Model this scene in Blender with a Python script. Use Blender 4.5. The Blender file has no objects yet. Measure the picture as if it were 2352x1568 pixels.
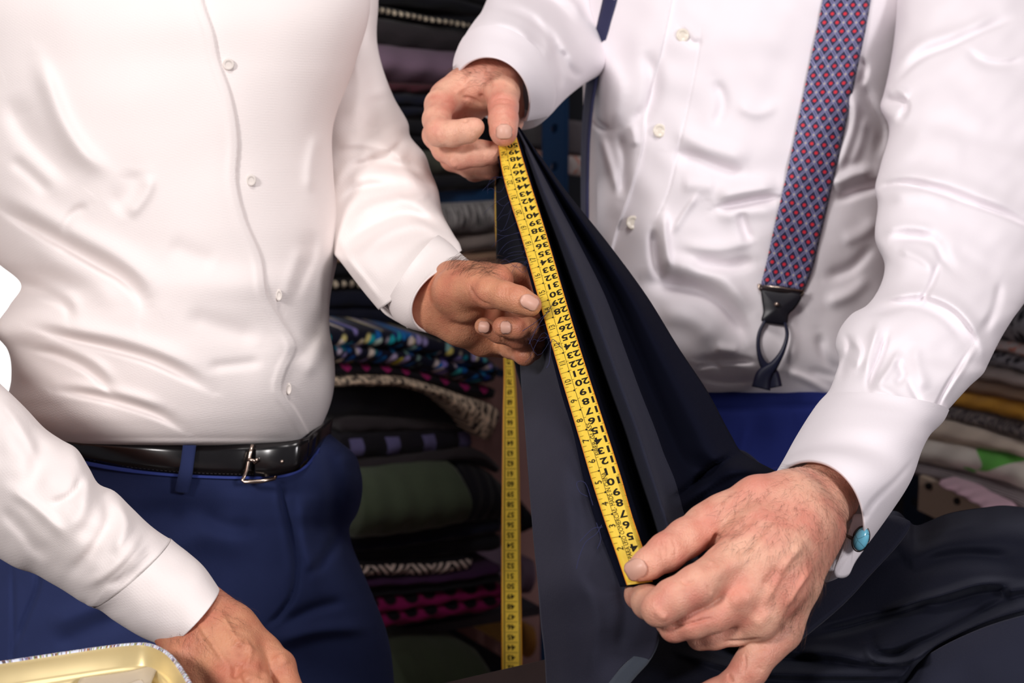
import bpy, math, random
import numpy as np
from mathutils import Vector
S = bpy.context.scene
COL = S.collection
rng = np.random.RandomState(7); random.seed(7)
# ------------------------------------------------------------------ camera, world, lights
F = 4200.0; CX, CY = 1176.0, 784.0
TH = math.radians(12.0)
CAM = np.array([0.0, 0.0, 1.45])
FW = np.array([0, math.cos(TH), -math.sin(TH)]); UP = np.array([0, math.sin(TH), math.cos(TH)]); RT = np.array([1.0, 0, 0])
cd = bpy.data.cameras.new('camera'); cam = bpy.data.objects.new('camera', cd); COL.objects.link(cam)
cam.location = CAM; cam.rotation_euler = (math.pi / 2 - TH, 0, 0)
cd.sensor_width = 36.0; cd.lens = F * 36.0 / 2352.0; cd.clip_start = 0.05; cd.clip_end = 50
cd.dof.use_dof = True; cd.dof.focus_distance = 1.27; cd.dof.aperture_fstop = 10
S.camera = cam
S.view_settings.view_transform = 'Standard'; S.view_settings.look = 'None'
S.view_settings.gamma = 1.0; S.view_settings.exposure = 0.0; S.view_settings.use_curve_mapping = False
w = bpy.data.worlds.new('world'); S.world = w; w.use_nodes = True
w.node_tree.nodes['Background'].inputs[0].default_value = (0.93, 0.9, 1.0, 1)
w.node_tree.nodes['Background'].inputs[1].default_value = 0.16

def area(name, loc, target, size, power, col):
    l = bpy.data.lights.new(name, 'AREA'); l.shape = 'RECTANGLE'; l.size = size[0]; l.size_y = size[1]
    l.energy = power; l.color = col
    o = bpy.data.objects.new(name, l); COL.objects.link(o); o.location = loc
    o.rotation_euler = (Vector(target) - Vector(loc)).to_track_quat('-Z', 'Y').to_euler()
    return o
area('key_softbox', (-1.45, -0.9, 2.45), (-0.05, 1.5, 1.1), (0.45, 0.45), 51, (1.0, 0.955, 0.94))
area('fill_softbox', (1.5, -0.5, 2.0), (0.45, 1.5, 1.1), (0.45, 0.5), 26, (1.0, 0.965, 0.985))
area('shelf_fill', (0.1, 0.9, 2.75), (0.0, 2.3, 0.95), (0.5, 0.5), 11, (1.0, 0.95, 0.92))  # unseen overhead light, added to brighten the cloth piles on the shelves

# ------------------------------------------------------------------ helpers
def P(px, py, Z):
    px = np.asarray(px, float); py = np.asarray(py, float); Z = np.asarray(Z, float)
    a = Z * (px - CX) / F; b = -Z * (py - CY) / F
    return CAM + a[..., None] * RT + b[..., None] * UP + Z[..., None] * FW
def cam2world(v):
    return CAM + v[:, 0:1] * RT + v[:, 1:2] * UP + v[:, 2:3] * FW
def pxm(px, py, Z):
    return np.array([(px - CX) * Z / F, -(py - CY) * Z / F, Z])
def onheight(px, py, h):
    v = (py - CY) / F
    return (CAM[2] - h) / (math.sin(TH) + v * math.cos(TH))

ROOTLOC = {}
def thing(name, label, cat, loc, group=None):
    o = bpy.data.objects.new(name, None); COL.objects.link(o); o.location = loc; o.empty_display_size = .05
    o['label'] = label; o['category'] = cat
    if group: o['group'] = group
    ROOTLOC[o] = np.array(loc, float)
    return o
def mesh_obj(name, verts, faces, mat, parent=None, smooth=True, uv=None, label=None, cat=None, group=None, kind=None, mats=None, fmat=None, origin=None):
    verts = np.asarray(verts, float).reshape(-1, 3)
    if parent is not None:
        org = ROOTLOC[parent]
        base = org
    else:
        org = np.array(origin if origin is not None else [verts[:, 0].mean(), verts[:, 1].mean(), verts[:, 2].min()], float); base = org
    me = bpy.data.meshes.new(name)
    v = verts - base
    if isinstance(faces, np.ndarray) and faces.ndim == 2:
        n = faces.shape[1]; m = len(faces)
        me.vertices.add(len(v)); me.vertices.foreach_set('co', v.astype(np.float32).ravel())
        me.loops.add(m * n); me.loops.foreach_set('vertex_index', faces.astype(np.int32).ravel())
        me.polygons.add(m); me.polygons.foreach_set('loop_start', (np.arange(m) * n).astype(np.int32))
        try: me.polygons.foreach_set('loop_total', np.full(m, n, dtype=np.int32))
        except Exception: pass
        me.update(calc_edges=True); me.validate()
    else:
        me.from_pydata([tuple(a) for a in v], [], [tuple(int(i) for i in f) for f in faces]); me.update()
    if smooth: me.polygons.foreach_set('use_smooth', [True] * len(me.polygons))
    if uv is not None:
        lay = me.uv_layers.new(name='UVMap'); li = np.empty(len(me.loops), dtype=np.int32); me.loops.foreach_get('vertex_index', li)
        lay.data.foreach_set('uv', np.asarray(uv, np.float32)[li].ravel())
    for mm in (mats or [mat]): me.materials.append(mm)
    if fmat is not None: me.polygons.foreach_set('material_index', np.asarray(fmat, np.int32))
    o = bpy.data.objects.new(name, me); COL.objects.link(o)
    if parent is not None: o.parent = parent
    else: o.location = org
    ROOTLOC[o] = base
    if label: o['label'] = label
    if cat: o['category'] = cat
    if group: o['group'] = group
    if kind: o['kind'] = kind
    return o
def fixn(o):
    import bmesh
    bm = bmesh.new(); bm.from_mesh(o.data); bmesh.ops.recalc_face_normals(bm, faces=bm.faces); bm.to_mesh(o.data); bm.free()
    return o
def solidify(o, t, off=-1):
    m = o.modifiers.new('thick', 'SOLIDIFY'); m.thickness = t; m.offset = off; return o
def bevel(o, wd, seg=2):
    m = o.modifiers.new('bev', 'BEVEL'); m.width = wd; m.segments = seg; m.limit_method = 'ANGLE'; return o
class MB:
    def __init__(s): s.v = []; s.f = []; s.uv = []
    def add(s, v, f, uv=None):
        b = sum(len(a) for a in s.v); v = np.asarray(v, float).reshape(-1, 3); s.v.append(v)
        s.f += [tuple(int(i) + b for i in q) for q in f]; s.uv.append(np.zeros((len(v), 2)) if uv is None else np.asarray(uv))
    def box(s, c, ax, ay, az):
        c, ax, ay, az = map(lambda q: np.asarray(q, float), (c, ax, ay, az))
        v = [c + i * ax + j * ay + k * az for i in (-1, 1) for j in (-1, 1) for k in (-1, 1)]
        s.add(v, [(0, 1, 3, 2), (4, 6, 7, 5), (0, 4, 5, 1), (2, 3, 7, 6), (0, 2, 6, 4), (1, 5, 7, 3)])
    def tube(s, pts, r, n=8, cap=True):
        pts = np.asarray(pts, float); m = len(pts); r = np.broadcast_to(r, (m,)); vs = []
        t = np.gradient(pts, axis=0); t /= np.linalg.norm(t, axis=1)[:, None] + 1e-12
        ref = np.array([.31, .2, .93]); 
        for i in range(m):
            a = np.cross(t[i], ref); a /= np.linalg.norm(a) + 1e-9; b = np.cross(t[i], a)
            for k in range(n):
                an = 2 * math.pi * k / n; vs.append(pts[i] + r[i] * (math.cos(an) * a + math.sin(an) * b))
        fs = [(i * n + k, i * n + (k + 1) % n, (i + 1) * n + (k + 1) % n, (i + 1) * n + k) for i in range(m - 1) for k in range(n)]
        if cap: fs += [tuple(range(n))[::-1], tuple((m - 1) * n + k for k in range(n))]
        s.add(vs, fs)
    def build(s, name, mat, parent=None, **k):
        return mesh_obj(name, np.concatenate(s.v), s.f, mat, parent, uv=np.concatenate(s.uv), **k)

def hermite(x, xs, ys):
    xs = np.asarray(xs, float); ys = np.asarray(ys, float)
    if ys.ndim == 1: ys = ys[:, None]; sq = True
    else: sq = False
    m = np.empty_like(ys); dx = np.diff(xs)
    d = np.diff(ys, axis=0) / dx[:, None]
    m[0] = d[0]; m[-1] = d[-1]
    if len(xs) > 2: m[1:-1] = (d[:-1] * dx[1:, None] + d[1:] * dx[:-1, None]) / (dx[:-1] + dx[1:])[:, None]
    i = np.clip(np.searchsorted(xs, x, side='right') - 1, 0, len(xs) - 2)
    h = dx[i]; t = ((x - xs[i]) / h); t = np.clip(t, 0, 1)[:, None]; h = h[:, None]
    r = (2*t**3-3*t**2+1)*ys[i] + (t**3-2*t**2+t)*h*m[i] + (-2*t**3+3*t**2)*ys[i+1] + (t**3-t**2)*h*m[i+1]
    return r[:, 0] if sq else r

def stroke(x, y, pts, wl, wr, amp, taper=.25, sharp=2.0):
    """relief along a polyline; wl / wr are the widths left / right of its direction, in pixels of the frame"""
    pts = np.asarray(pts, float)
    L = np.cumsum(np.r_[0, np.linalg.norm(np.diff(pts, axis=0), axis=1)])
    tt = np.linspace(0, L[-1], max(8, 4 * len(pts))); q = hermite(tt, L, pts)
    out = np.zeros_like(x); mw = 2.6 * max(wl, wr)
    sel = np.where((x > q[:, 0].min() - mw) & (x < q[:, 0].max() + mw) & (y > q[:, 1].min() - mw) & (y < q[:, 1].max() + mw))[0]
    if len(sel) == 0: return out
    X = x[sel]; Y = y[sel]; bd = np.full(len(sel), 1e9); bs = np.zeros(len(sel)); bt = np.zeros(len(sel))
    for i in range(len(q) - 1):
        a = q[i]; b = q[i + 1]; ab = b - a; l2 = (ab ** 2).sum() + 1e-9
        t = ((X - a[0]) * ab[0] + (Y - a[1]) * ab[1]) / l2; tc = np.clip(t, 0, 1)
        dx = X - a[0] - tc * ab[0]; dy = Y - a[1] - tc * ab[1]; d = np.hypot(dx, dy)
        sg = np.sign(ab[0] * (Y - a[1]) - ab[1] * (X - a[0])); u = d < bd
        bd[u] = d[u]; bs[u] = sg[u]; bt[u] = ((i + tc[u]) / (len(q) - 1))
    wv = np.where(bs > 0, wl, wr).astype(float)   # +: image-right of direction going down is negative cross
    f = np.exp(-np.abs(bd / wv) ** sharp)
    if taper > 0:
        e = np.clip(np.minimum(bt, 1 - bt) / taper, 0, 1); f *= .12 + .88 * (e * e * (3 - 2 * e))
    out[sel] = amp * f
    return out
def waves(x, y, seed, scale, n=10):
    r = np.random.RandomState(seed); o = np.zeros_like(x)
    for i in range(n):
        a = r.rand() * 2 * math.pi; k = (0.6 + r.rand()) * 2 * math.pi / scale
        o += np.sin((x * math.cos(a) + y * math.sin(a)) * k + r.rand() * 6.28)
    return o / math.sqrt(n)
def apply_folds(x, y, folds, noise=None):
    d = np.zeros_like(x)
    for f in folds: d += stroke(x, y, *f[:4], **(f[4] if len(f) > 4 else {}))
    if noise:
        for (seed, scale, amp) in noise: d += amp * waves(x, y, seed, scale)
    return d

class Surf:
    """front surface samples: depth at a pixel"""
    def __init__(s, x, y, z): s.x, s.y, s.z = x, y, z
    def z_at(s, px, py):
        px = np.atleast_1d(np.asarray(px, float)); py = np.atleast_1d(np.asarray(py, float)); o = np.empty(len(px))
        for i in range(len(px)):
            d = (s.x - px[i]) ** 2 + (s.y - py[i]) ** 2
            k = np.argpartition(d, 4)[:4]; w_ = 1 / (d[k] + 1); o[i] = (s.z[k] * w_).sum() / w_.sum()
        return o
    def fit(s, cx, cy, r):
        d2 = (s.x - cx) ** 2 + (s.y - cy) ** 2; z0 = s.z[np.argsort(d2)[:12]].min(); k = (d2 < r * r) & (np.abs(s.z - z0) < .008 + .0001 * r)
        X = (s.x[k] - cx) / r; Y = (s.y[k] - cy) / r
        A = np.c_[np.ones_like(X), X, Y, X * X, X * Y, Y * Y]
        c, *_ = np.linalg.lstsq(A, s.z[k], rcond=None)
        return lambda px, py: c[0] + c[1] * (px - cx) / r + c[2] * (py - cy) / r + c[3] * ((px - cx) / r) ** 2 + c[4] * (px - cx) * (py - cy) / r / r + c[5] * ((py - cy) / r) ** 2

def loft(st, nf=120, nb=40, nv=120, folds=(), noise=None, open_end=False, capstart=True, capend=True, pw=1.0, bb=1.0):
    """st rows: Lx,Ly,Rx,Ry,Z,tf,tb[,bx,by]"""
    A = np.array([list(s) + [0] * (9 - len(s)) for s in st], float)
    mid = (A[:, 0:2] + A[:, 2:4]) / 2
    L = np.cumsum(np.r_[0, np.linalg.norm(np.diff(mid, axis=0), axis=1) + 1e-3 + 900 * np.abs(np.diff(A[:, 4]))])
    B = hermite(np.linspace(0, L[-1], nv), L, A)
    k = np.arange(nf + 1) / nf; c = .45 * np.cos(math.pi * k) + .55 * (1 - 2 * k); sf = np.sqrt(np.clip(1 - c * c, 0, 1)) ** pw
    kb = np.arange(1, nb) / nb; cb = np.cos(math.pi * (1 - kb)) ; sb = -np.sqrt(np.clip(1 - cb * cb, 0, 1))
    cc = np.r_[c, cb]; ss = np.r_[sf, sb]; n = len(cc); q = (1 - cc) / 2
    s2 = np.where(ss > 0, ss, ss * bb)
    X = B[:, 0:1] + (B[:, 2:3] - B[:, 0:1]) * q + B[:, 7:8] * s2
    Y = B[:, 1:2] + (B[:, 3:4] - B[:, 1:2]) * q + B[:, 8:9] * s2
    Z = B[:, 4:5] - np.where(ss > 0, B[:, 5:6] * ss, B[:, 6:7] * ss)
    d = apply_folds(X.ravel(), Y.ravel(), folds, noise).reshape(X.shape)
    wt = np.clip(ss + .25, 0, .5) * 2; Z = Z - d * wt[None, :]
    fr = np.where(ss >= 0)[0]
    surf = Surf(X[:, fr].ravel(), Y[:, fr].ravel(), Z[:, fr].ravel())
    if open_end:
        ex = []
        for (row, sc) in ((nv - 1, .955), (nv - 2, .93), (max(nv - 1 - nv // 6, 0), .9), (max(nv - 1 - nv // 3, 0), .86)):
            cx, cy, cz = X[row].mean(), Y[row].mean(), Z[row].mean()
            ex.append((cx + (X[row] - cx) * sc, cy + (Y[row] - cy) * sc, cz + (Z[row] - cz) * sc))
        X = np.vstack([X] + [e[0][None] for e in ex]); Y = np.vstack([Y] + [e[1][None] for e in ex]); Z = np.vstack([Z] + [e[2][None] for e in ex])
        capend = False
    m = X.shape[0]
    V = P(X, Y, Z).reshape(-1, 3)
    i = np.arange(m - 1)[:, None] * n; j = np.arange(n)[None, :]; j2 = (j + 1) % n
    Fq = np.stack([i + j, i + j2, i + n + j2, i + n + j], -1).reshape(-1, 4)
    fs = Fq
    extra = []
    nvt = len(V)
    if capstart: V = np.vstack([V, V[:n].mean(0)[None]]); extra += [(nvt, (a + 1) % n, a, a) for a in range(n)]; nvt += 1
    if capend: V = np.vstack([V, V[(m - 1) * n:(m - 1) * n + n].mean(0)[None]]); b = (m - 1) * n; extra += [(nvt, b + a, b + (a + 1) % n, b + (a + 1) % n) for a in range(n)]
    tri = [e[:3] for e in extra]
    return V, [tuple(f) for f in fs.tolist()] + tri, surf

def ring_join(parts):
    V = []; Fc = []; b = 0
    for v, f in parts:
        V.append(v); Fc += [tuple(i + b for i in q) for q in f]; b += len(v)
    return np.vstack(V), Fc

def grid_faces(m, n): 
    return [(i*n+j, i*n+j+1, (i+1)*n+j+1, (i+1)*n+j) for i in range(m-1) for j in range(n-1)]

# ------------------------------------------------------------------ distance-field bodies
def smin(a, b, k):
    h = np.clip(.5 + .5 * (b - a) / k, 0, 1); return b + (a - b) * h - k * h * (1 - h)
class Field:
    def __init__(s, lo, hi, vox):
        s.lo = np.asarray(lo, float); s.vox = vox; s.n = np.ceil((np.asarray(hi) - s.lo) / vox).astype(int) + 1
        s.ax = [(s.lo[i] + vox * np.arange(s.n[i])).astype(np.float32) for i in range(3)]
    def new(s): return np.full(tuple(s.n), .05, np.float32)
    def cap(s, D, a, b, r1, r2, k=.003, flat=None):
        a = np.asarray(a, float); b = np.asarray(b, float); mr = max(r1, r2) + .03
        lo = np.minimum(a, b) - mr; hi = np.maximum(a, b) + mr
        i0 = np.clip(((lo - s.lo) / s.vox).astype(int), 0, s.n - 1); i1 = np.clip(((hi - s.lo) / s.vox).astype(int) + 2, 1, s.n)
        if (i1 <= i0).any(): return
        X = s.ax[0][i0[0]:i1[0], None, None] - a[0]; Y = s.ax[1][None, i0[1]:i1[1], None] - a[1]; Z = s.ax[2][None, None, i0[2]:i1[2]] - a[2]
        ab = (b - a).astype(np.float32); l2 = float((ab ** 2).sum()) + 1e-12
        t = np.clip((X * ab[0] + Y * ab[1] + Z * ab[2]) / l2, 0, 1)
        d = np.sqrt((X - t * ab[0]) ** 2 + (Y - t * ab[1]) ** 2 + (Z - t * ab[2]) ** 2) - (r1 + (r2 - r1) * t)
        sl = tuple(slice(i0[i], i1[i]) for i in range(3))
        D[sl] = smin(D[sl], d.astype(np.float32), k)
    def chain(s, D, pts, k=.003):
        for p, q in zip(pts[:-1], pts[1:]): s.cap(D, p[0], q[0], p[1], q[1], k)
    def mesh(s, D):
        n = D.shape; ins = D < 0
        c = [(i, j, k) for i in (0, 1) for j in (0, 1) for k in (0, 1)]
        def sub(A, o): return A[o[0]:n[0]-1+o[0], o[1]:n[1]-1+o[1], o[2]:n[2]-1+o[2]]
        cnt = sum(sub(ins, o).astype(np.int8) for o in c); act = (cnt > 0) & (cnt < 8)
        idx = np.full(act.shape, -1, np.int64); cells = np.argwhere(act); idx[act] = np.arange(len(cells))
        acc = np.zeros((len(cells), 3)); num = np.zeros(len(cells))
        vals = {o: D[cells[:, 0]+o[0], cells[:, 1]+o[1], cells[:, 2]+o[2]] for o in c}
        for o in c:
            for ax in range(3):
                if o[ax] == 0:
                    p = list(o); p[ax] = 1; p = tuple(p); a = vals[o]; b = vals[p]; m = (a < 0) != (b < 0)
                    t = np.where(m, a / (a - b + 1e-20), 0); pos = np.tile(np.array(o, float), (len(cells), 1)); pos[:, ax] += t
                    acc[m] += pos[m]; num += m
        V = s.lo + s.vox * (cells + acc / num[:, None])
        faces = []
        for ax in range(3):
            a1, a2 = [(1, 2), (2, 0), (0, 1)][ax]
            sh = [slice(None)] * 3; sh2 = [slice(None)] * 3; sh[ax] = slice(0, -1); sh2[ax] = slice(1, None)
            A = ins[tuple(sh)]; B = ins[tuple(sh2)]; e = np.argwhere(A != B)
            ok = (e[:, a1] > 0) & (e[:, a2] > 0) & (e[:, a1] < n[a1]-1) & (e[:, a2] < n[a2]-1); e = e[ok]
            fl = A[e[:, 0], e[:, 1], e[:, 2]]
            def g(d1, d2):
                q = e.copy(); q[:, a1] -= d1; q[:, a2] -= d2; return idx[q[:, 0], q[:, 1], q[:, 2]]
            f = np.stack([g(0, 0), g(1, 0), g(1, 1), g(0, 1)], 1); f[~fl] = f[~fl][:, ::-1]; faces.append(f)
        Fq = np.vstack(faces); Fq = Fq[(Fq >= 0).all(1)]
        return V, Fq
def vnormals(V, Fq):
    a = V[Fq[:, 2]] - V[Fq[:, 0]]; b = V[Fq[:, 3]] - V[Fq[:, 1]]; fn = np.cross(a, b)
    N = np.zeros_like(V)
    for k in range(4): np.add.at(N, Fq[:, k], fn)
    return N / (np.linalg.norm(N, axis=1)[:, None] + 1e-12)
def relax(V, Fq, it=2, lam=.5):
    for _ in range(it):
        A = np.zeros_like(V); c = np.zeros(len(V))
        for k in range(4):
            np.add.at(A, Fq[:, k], V[Fq[:, (k+1) % 4]]); np.add.at(A, Fq[:, k], V[Fq[:, (k+3) % 4]]); np.add.at(c, Fq[:, k], 2)
        V = V + lam * (A / np.maximum(c, 1)[:, None] - V)
    return V
def hand(palm, fingers, vox=.0011, kp=.007, kf=.006, kk=.0012, folds=(), arm=()):
    """every joint is (px, py, Z, radius in px). Returns camera-space verts, quads, front Surf, normals"""
    def cv(j): return (pxm(j[0], j[1], j[2]), j[3] * j[2] / F)
    allj = [cv(j) for ch in list(palm) + list(fingers) + list(arm) for j in ch]
    pts = np.array([a[0] for a in allj]); rr = np.array([a[1] for a in allj])
    fld = Field((pts - rr[:, None]).min(0) - .006, (pts + rr[:, None]).max(0) + .006, vox)
    D = fld.new()
    for ch in list(palm) + list(arm):
        fld.chain(D, [cv(j) for j in ch], kp)
    T = D.copy()
    for ch in fingers:
        G = fld.new(); fld.chain(G, [cv(j) for j in ch], .0035)
        T = smin(T, smin(D, G, kf), kk)
    V, Fq = fld.mesh(T); V = relax(V, Fq, 2)
    N = vnormals(V, Fq)
    px = V[:, 0] / V[:, 2] * F + CX; py = -V[:, 1] / V[:, 2] * F + CY
    d = apply_folds(px, py, folds); wgt = np.clip(-N[:, 2] * 1.5, 0, 1)
    V = V + N * (d * wgt * 1.35)[:, None]
    N = vnormals(V, Fq)
    px = V[:, 0] / V[:, 2] * F + CX; py = -V[:, 1] / V[:, 2] * F + CY
    fr = N[:, 2] < -.15
    return V, Fq, Surf(px[fr], py[fr], V[fr, 2]), N, (px, py)

# ------------------------------------------------------------------ materials
def newmat(name):
    m = bpy.data.materials.new(name); m.use_nodes = True; nt = m.node_tree; b = nt.nodes['Principled BSDF']
    return m, nt, b
def N_(nt, t, **k):
    n = nt.nodes.new(t)
    for a, v in k.items(): setattr(n, a, v)
    return n
def srgb(r, g, b):
    f = lambda c: (c / 255 / 12.92) if c / 255 <= .04045 else ((c / 255 + .055) / 1.055) ** 2.4
    return (f(r), f(g), f(b), 1)
def mathn(nt, op, a, b=None, c=None):
    n = nt.nodes.new('ShaderNodeMath'); n.operation = op
    for i, v in enumerate((a, b, c)):
        if v is None: continue
        if isinstance(v, (int, float)): n.inputs[i].default_value = v
        else: nt.links.new(v, n.inputs[i])
    return n.outputs[0]
def mixc(nt, f, a, b):
    n = nt.nodes.new('ShaderNodeMix'); n.data_type = 'RGBA'
    for i, v in ((0, f), (6, a), (7, b)):
        if isinstance(v, (int, float)): n.inputs[i].default_value = v
        elif isinstance(v, tuple): n.inputs[i].default_value = v
        else: nt.links.new(v, n.inputs[i])
    return n.outputs[2]
def noise(nt, scale, detail=4, rough=.5, coord='Object', vec=None):
    tc = N_(nt, 'ShaderNodeTexCoord'); n = N_(nt, 'ShaderNodeTexNoise'); n.inputs['Scale'].default_value = scale
    n.inputs['Detail'].default_value = detail; n.inputs['Roughness'].default_value = rough
    nt.links.new(vec if vec is not None else tc.outputs[coord], n.inputs['Vector']); return n.outputs['Fac']
def ramp(nt, f, stops):
    r = N_(nt, 'ShaderNodeValToRGB'); nt.links.new(f, r.inputs[0]); e = r.color_ramp.elements
    while len(e) < len(stops): e.new(.5)
    for i, (p, c) in enumerate(stops): e[i].position = p; e[i].color = c
    return r.outputs[0]
def bump(nt, b, h, strength, dist):
    n = N_(nt, 'ShaderNodeBump'); n.inputs['Strength'].default_value = strength; n.inputs['Distance'].default_value = dist
    nt.links.new(h, n.inputs['Height']); nt.links.new(n.outputs[0], b.inputs['Normal'])
def cloth(name, col, rough=.85, sheen=.2, weave=2200, wstr=.25, var=.06, wrinkle=0, coat=0, sheencol=(1, 1, 1, 1), spec=.2):
    m, nt, b = newmat(name)
    f = noise(nt, 35, 5)
    c2 = tuple(max(0, x * (1 - var * 2)) for x in col[:3]) + (1,)
    nt.links.new(mixc(nt, f, c2, col), b.inputs['Base Color'])
    b.inputs['Roughness'].default_value = rough
    b.inputs['Sheen Weight'].default_value = sheen; b.inputs['Sheen Roughness'].default_value = .5; b.inputs['Sheen Tint'].default_value = sheencol
    b.inputs['Specular IOR Level'].default_value = spec
    tc = N_(nt, 'ShaderNodeTexCoord'); mp = N_(nt, 'ShaderNodeMapping'); nt.links.new(tc.outputs['Object'], mp.inputs[0]); mp.inputs['Rotation'].default_value = (.3, .2, .78)
    sx = N_(nt, 'ShaderNodeSeparateXYZ'); nt.links.new(mp.outputs[0], sx.inputs[0])
    a = mathn(nt, 'SINE', mathn(nt, 'MULTIPLY', mathn(nt, 'ADD', sx.outputs[0], sx.outputs[2]), weave)); c = mathn(nt, 'SINE', mathn(nt, 'MULTIPLY', sx.outputs[2], weave * 1.3))
    h = mathn(nt, 'ADD', mathn(nt, 'MULTIPLY', a, .5), mathn(nt, 'MULTIPLY', c, .35))
    h = mathn(nt, 'ADD', mathn(nt, 'MULTIPLY', h, .06), mathn(nt, 'MULTIPLY', noise(nt, 900, 2), .35))
    if wrinkle: h = mathn(nt, 'ADD', h, mathn(nt, 'MULTIPLY', noise(nt, 28, 3), wrinkle))
    bump(nt, b, h, wstr, .0012)
    return m
M = {}
M['shirt_warm'] = cloth('white_pique_shirt', srgb(240, 231, 228), .95, .05, 2400, .35, .01, .25, spec=.05)
M['shirt_cool'] = cloth('white_poplin_shirt', srgb(238, 231, 235), .9, .05, 5200, .2, .01, .5, spec=.08)
M['trouser_navy'] = cloth('navy_trouser_wool', srgb(40, 50, 92), .85, .12, 5200, .3, .12, .4, sheencol=(.4, .5, .9, 1))
M['trouser_blue'] = cloth('blue_trouser_wool', srgb(22, 34, 100), .85, .1, 5200, .3, .12, .4, sheencol=(.3, .4, .9, 1))
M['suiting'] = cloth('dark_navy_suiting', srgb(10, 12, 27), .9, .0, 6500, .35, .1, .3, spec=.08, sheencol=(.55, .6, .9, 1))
M['suiting_lit'] = cloth('lit_navy_suiting', srgb(42, 42, 56), .85, .06, 6500, .4, .1, .3, sheencol=(.8, .8, 1, 1))  # lighter copy of the same suiting, light on the hanging panel painted in
M['suiting_mid'] = cloth('navy_suiting_mid_lit_ridge', srgb(28, 30, 46), .82, .05, 6500, .5, .1, .3, sheencol=(.8, .8, 1, 1))  # mid navy of lapel and flap; on the ridge it paints lit sheen
M['selvage'] = cloth('selvage_twill', srgb(58, 64, 74), .8, .3, 9000, .4)
def skin(name, base, red, dark):
    m, nt, b = newmat(name)
    f1 = noise(nt, 38, 4); f2 = noise(nt, 150, 4, .6); f3 = noise(nt, 700, 3, .6)
    c = mixc(nt, ramp(nt, f1, [(.38, (0, 0, 0, 1)), (.66, (1, 1, 1, 1))]), base, red)
    c = mixc(nt, mathn(nt, 'MULTIPLY', ramp(nt, f2, [(.5, (0, 0, 0, 1)), (.75, (1, 1, 1, 1))]), .35), c, dark)
    nt.links.new(c, b.inputs['Base Color']); b.inputs['Roughness'].default_value = .48
    b.inputs['Subsurface Weight'].default_value = .18; b.inputs['Subsurface Radius'].default_value = (.9, .35, .2); b.inputs['Subsurface Scale'].default_value = .006
    b.inputs['Specular IOR Level'].default_value = .45
    tc = N_(nt, 'ShaderNodeTexCoord'); v = N_(nt, 'ShaderNodeTexVoronoi'); v.inputs['Scale'].default_value = 900; nt.links.new(tc.outputs['Object'], v.inputs['Vector'])
    h = mathn(nt, 'ADD', mathn(nt, 'MULTIPLY', v.outputs['Distance'], .5), mathn(nt, 'MULTIPLY', f2, 1.2)); h = mathn(nt, 'ADD', h, mathn(nt, 'MULTIPLY', f3, .7))
    bump(nt, b, h, .45, .0009)
    return m
M['skin_tailor'] = skin('skin_fair', srgb(228, 174, 148), srgb(214, 140, 120), srgb(190, 120, 98))
M['skin_customer'] = skin('skin_tan', srgb(206, 144, 110), srgb(192, 118, 92), srgb(160, 92, 68))
def simple(name, col, rough=.5, metal=0, spec=.5, **k):
    m, nt, b = newmat(name); b.inputs['Base Color'].default_value = col; b.inputs['Roughness'].default_value = rough; b.inputs['Metallic'].default_value = metal
    b.inputs['Specular IOR Level'].default_value = spec
    f = noise(nt, 60, 4); c2 = tuple(x * .86 for x in col[:3]) + (1,)
    nt.links.new(mixc(nt, f, c2, col), b.inputs['Base Color'])
    for a, v in k.items(): b.inputs[a.replace('_', ' ')].default_value = v
    return m
M['nail'] = simple('fingernail', srgb(222, 172, 152), .42, 0, .4)
M['nail_edge'] = simple('nail_free_edge', srgb(240, 220, 190), .3)
M['hair'] = simple('body_hair', srgb(78, 48, 32), .5)
M['headhair'] = simple('head_hair', srgb(40, 28, 20), .6)
M['black_leather'] = simple('black_leather', srgb(16, 14, 16), .22, 0, .6)
M['tab_leather'] = simple('navy_leather_tab', srgb(20, 18, 28), .4, 0, .5)
M['metal'] = simple('brushed_metal', srgb(206, 186, 172), .25, 1)
M['dark_metal'] = simple('gunmetal_clip', srgb(70, 62, 62), .3, 1)
M['button'] = simple('pearl_button', srgb(240, 230, 214), .25, 0, .6)
M['button_white'] = simple('white_button', srgb(226, 217, 210), .5, 0, .2)
M['thread'] = simple('navy_thread', srgb(40, 44, 84), .9)
M['ink'] = simple('tape_ink', srgb(28, 24, 16), .7, 0, .2)
M['ink_fine'] = simple('tape_fine_ink', srgb(120, 88, 20), .7, 0, .2)
M['gold'] = simple('gold_lacquer_tin', srgb(224, 204, 152), .36, .4)
M['shoe'] = simple('black_shoe', srgb(20, 16, 16), .3)
def tape_mat():
    m, nt, b = newmat('tape_yellow'); tc = N_(nt, 'ShaderNodeTexCoord'); sx = N_(nt, 'ShaderNodeSeparateXYZ'); nt.links.new(tc.outputs['UV'], sx.inputs[0])
    u = sx.outputs[0]; e = mathn(nt, 'ABSOLUTE', mathn(nt, 'SUBTRACT', u, .5))
    ed = mathn(nt, 'GREATER_THAN', e, .468)
    mp = N_(nt, 'ShaderNodeMapping'); nt.links.new(tc.outputs['UV'], mp.inputs[0]); mp.inputs['Scale'].default_value = (38, .8, 1)
    st = noise(nt, 1.0, 3, vec=mp.outputs[0])
    c = mixc(nt, st, srgb(222, 180, 40), srgb(246, 220, 84)); lw = noise(nt, 60, 3)
    c = mixc(nt, mathn(nt, 'MULTIPLY', lw, .25), c, srgb(235, 165, 40))
    c = mixc(nt, ed, c, srgb(242, 150, 44)); nt.links.new(c, b.inputs['Base Color']); b.inputs['Roughness'].default_value = .45
    bump(nt, b, st, .2, .0003); return m
M['tape'] = tape_mat()
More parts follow.
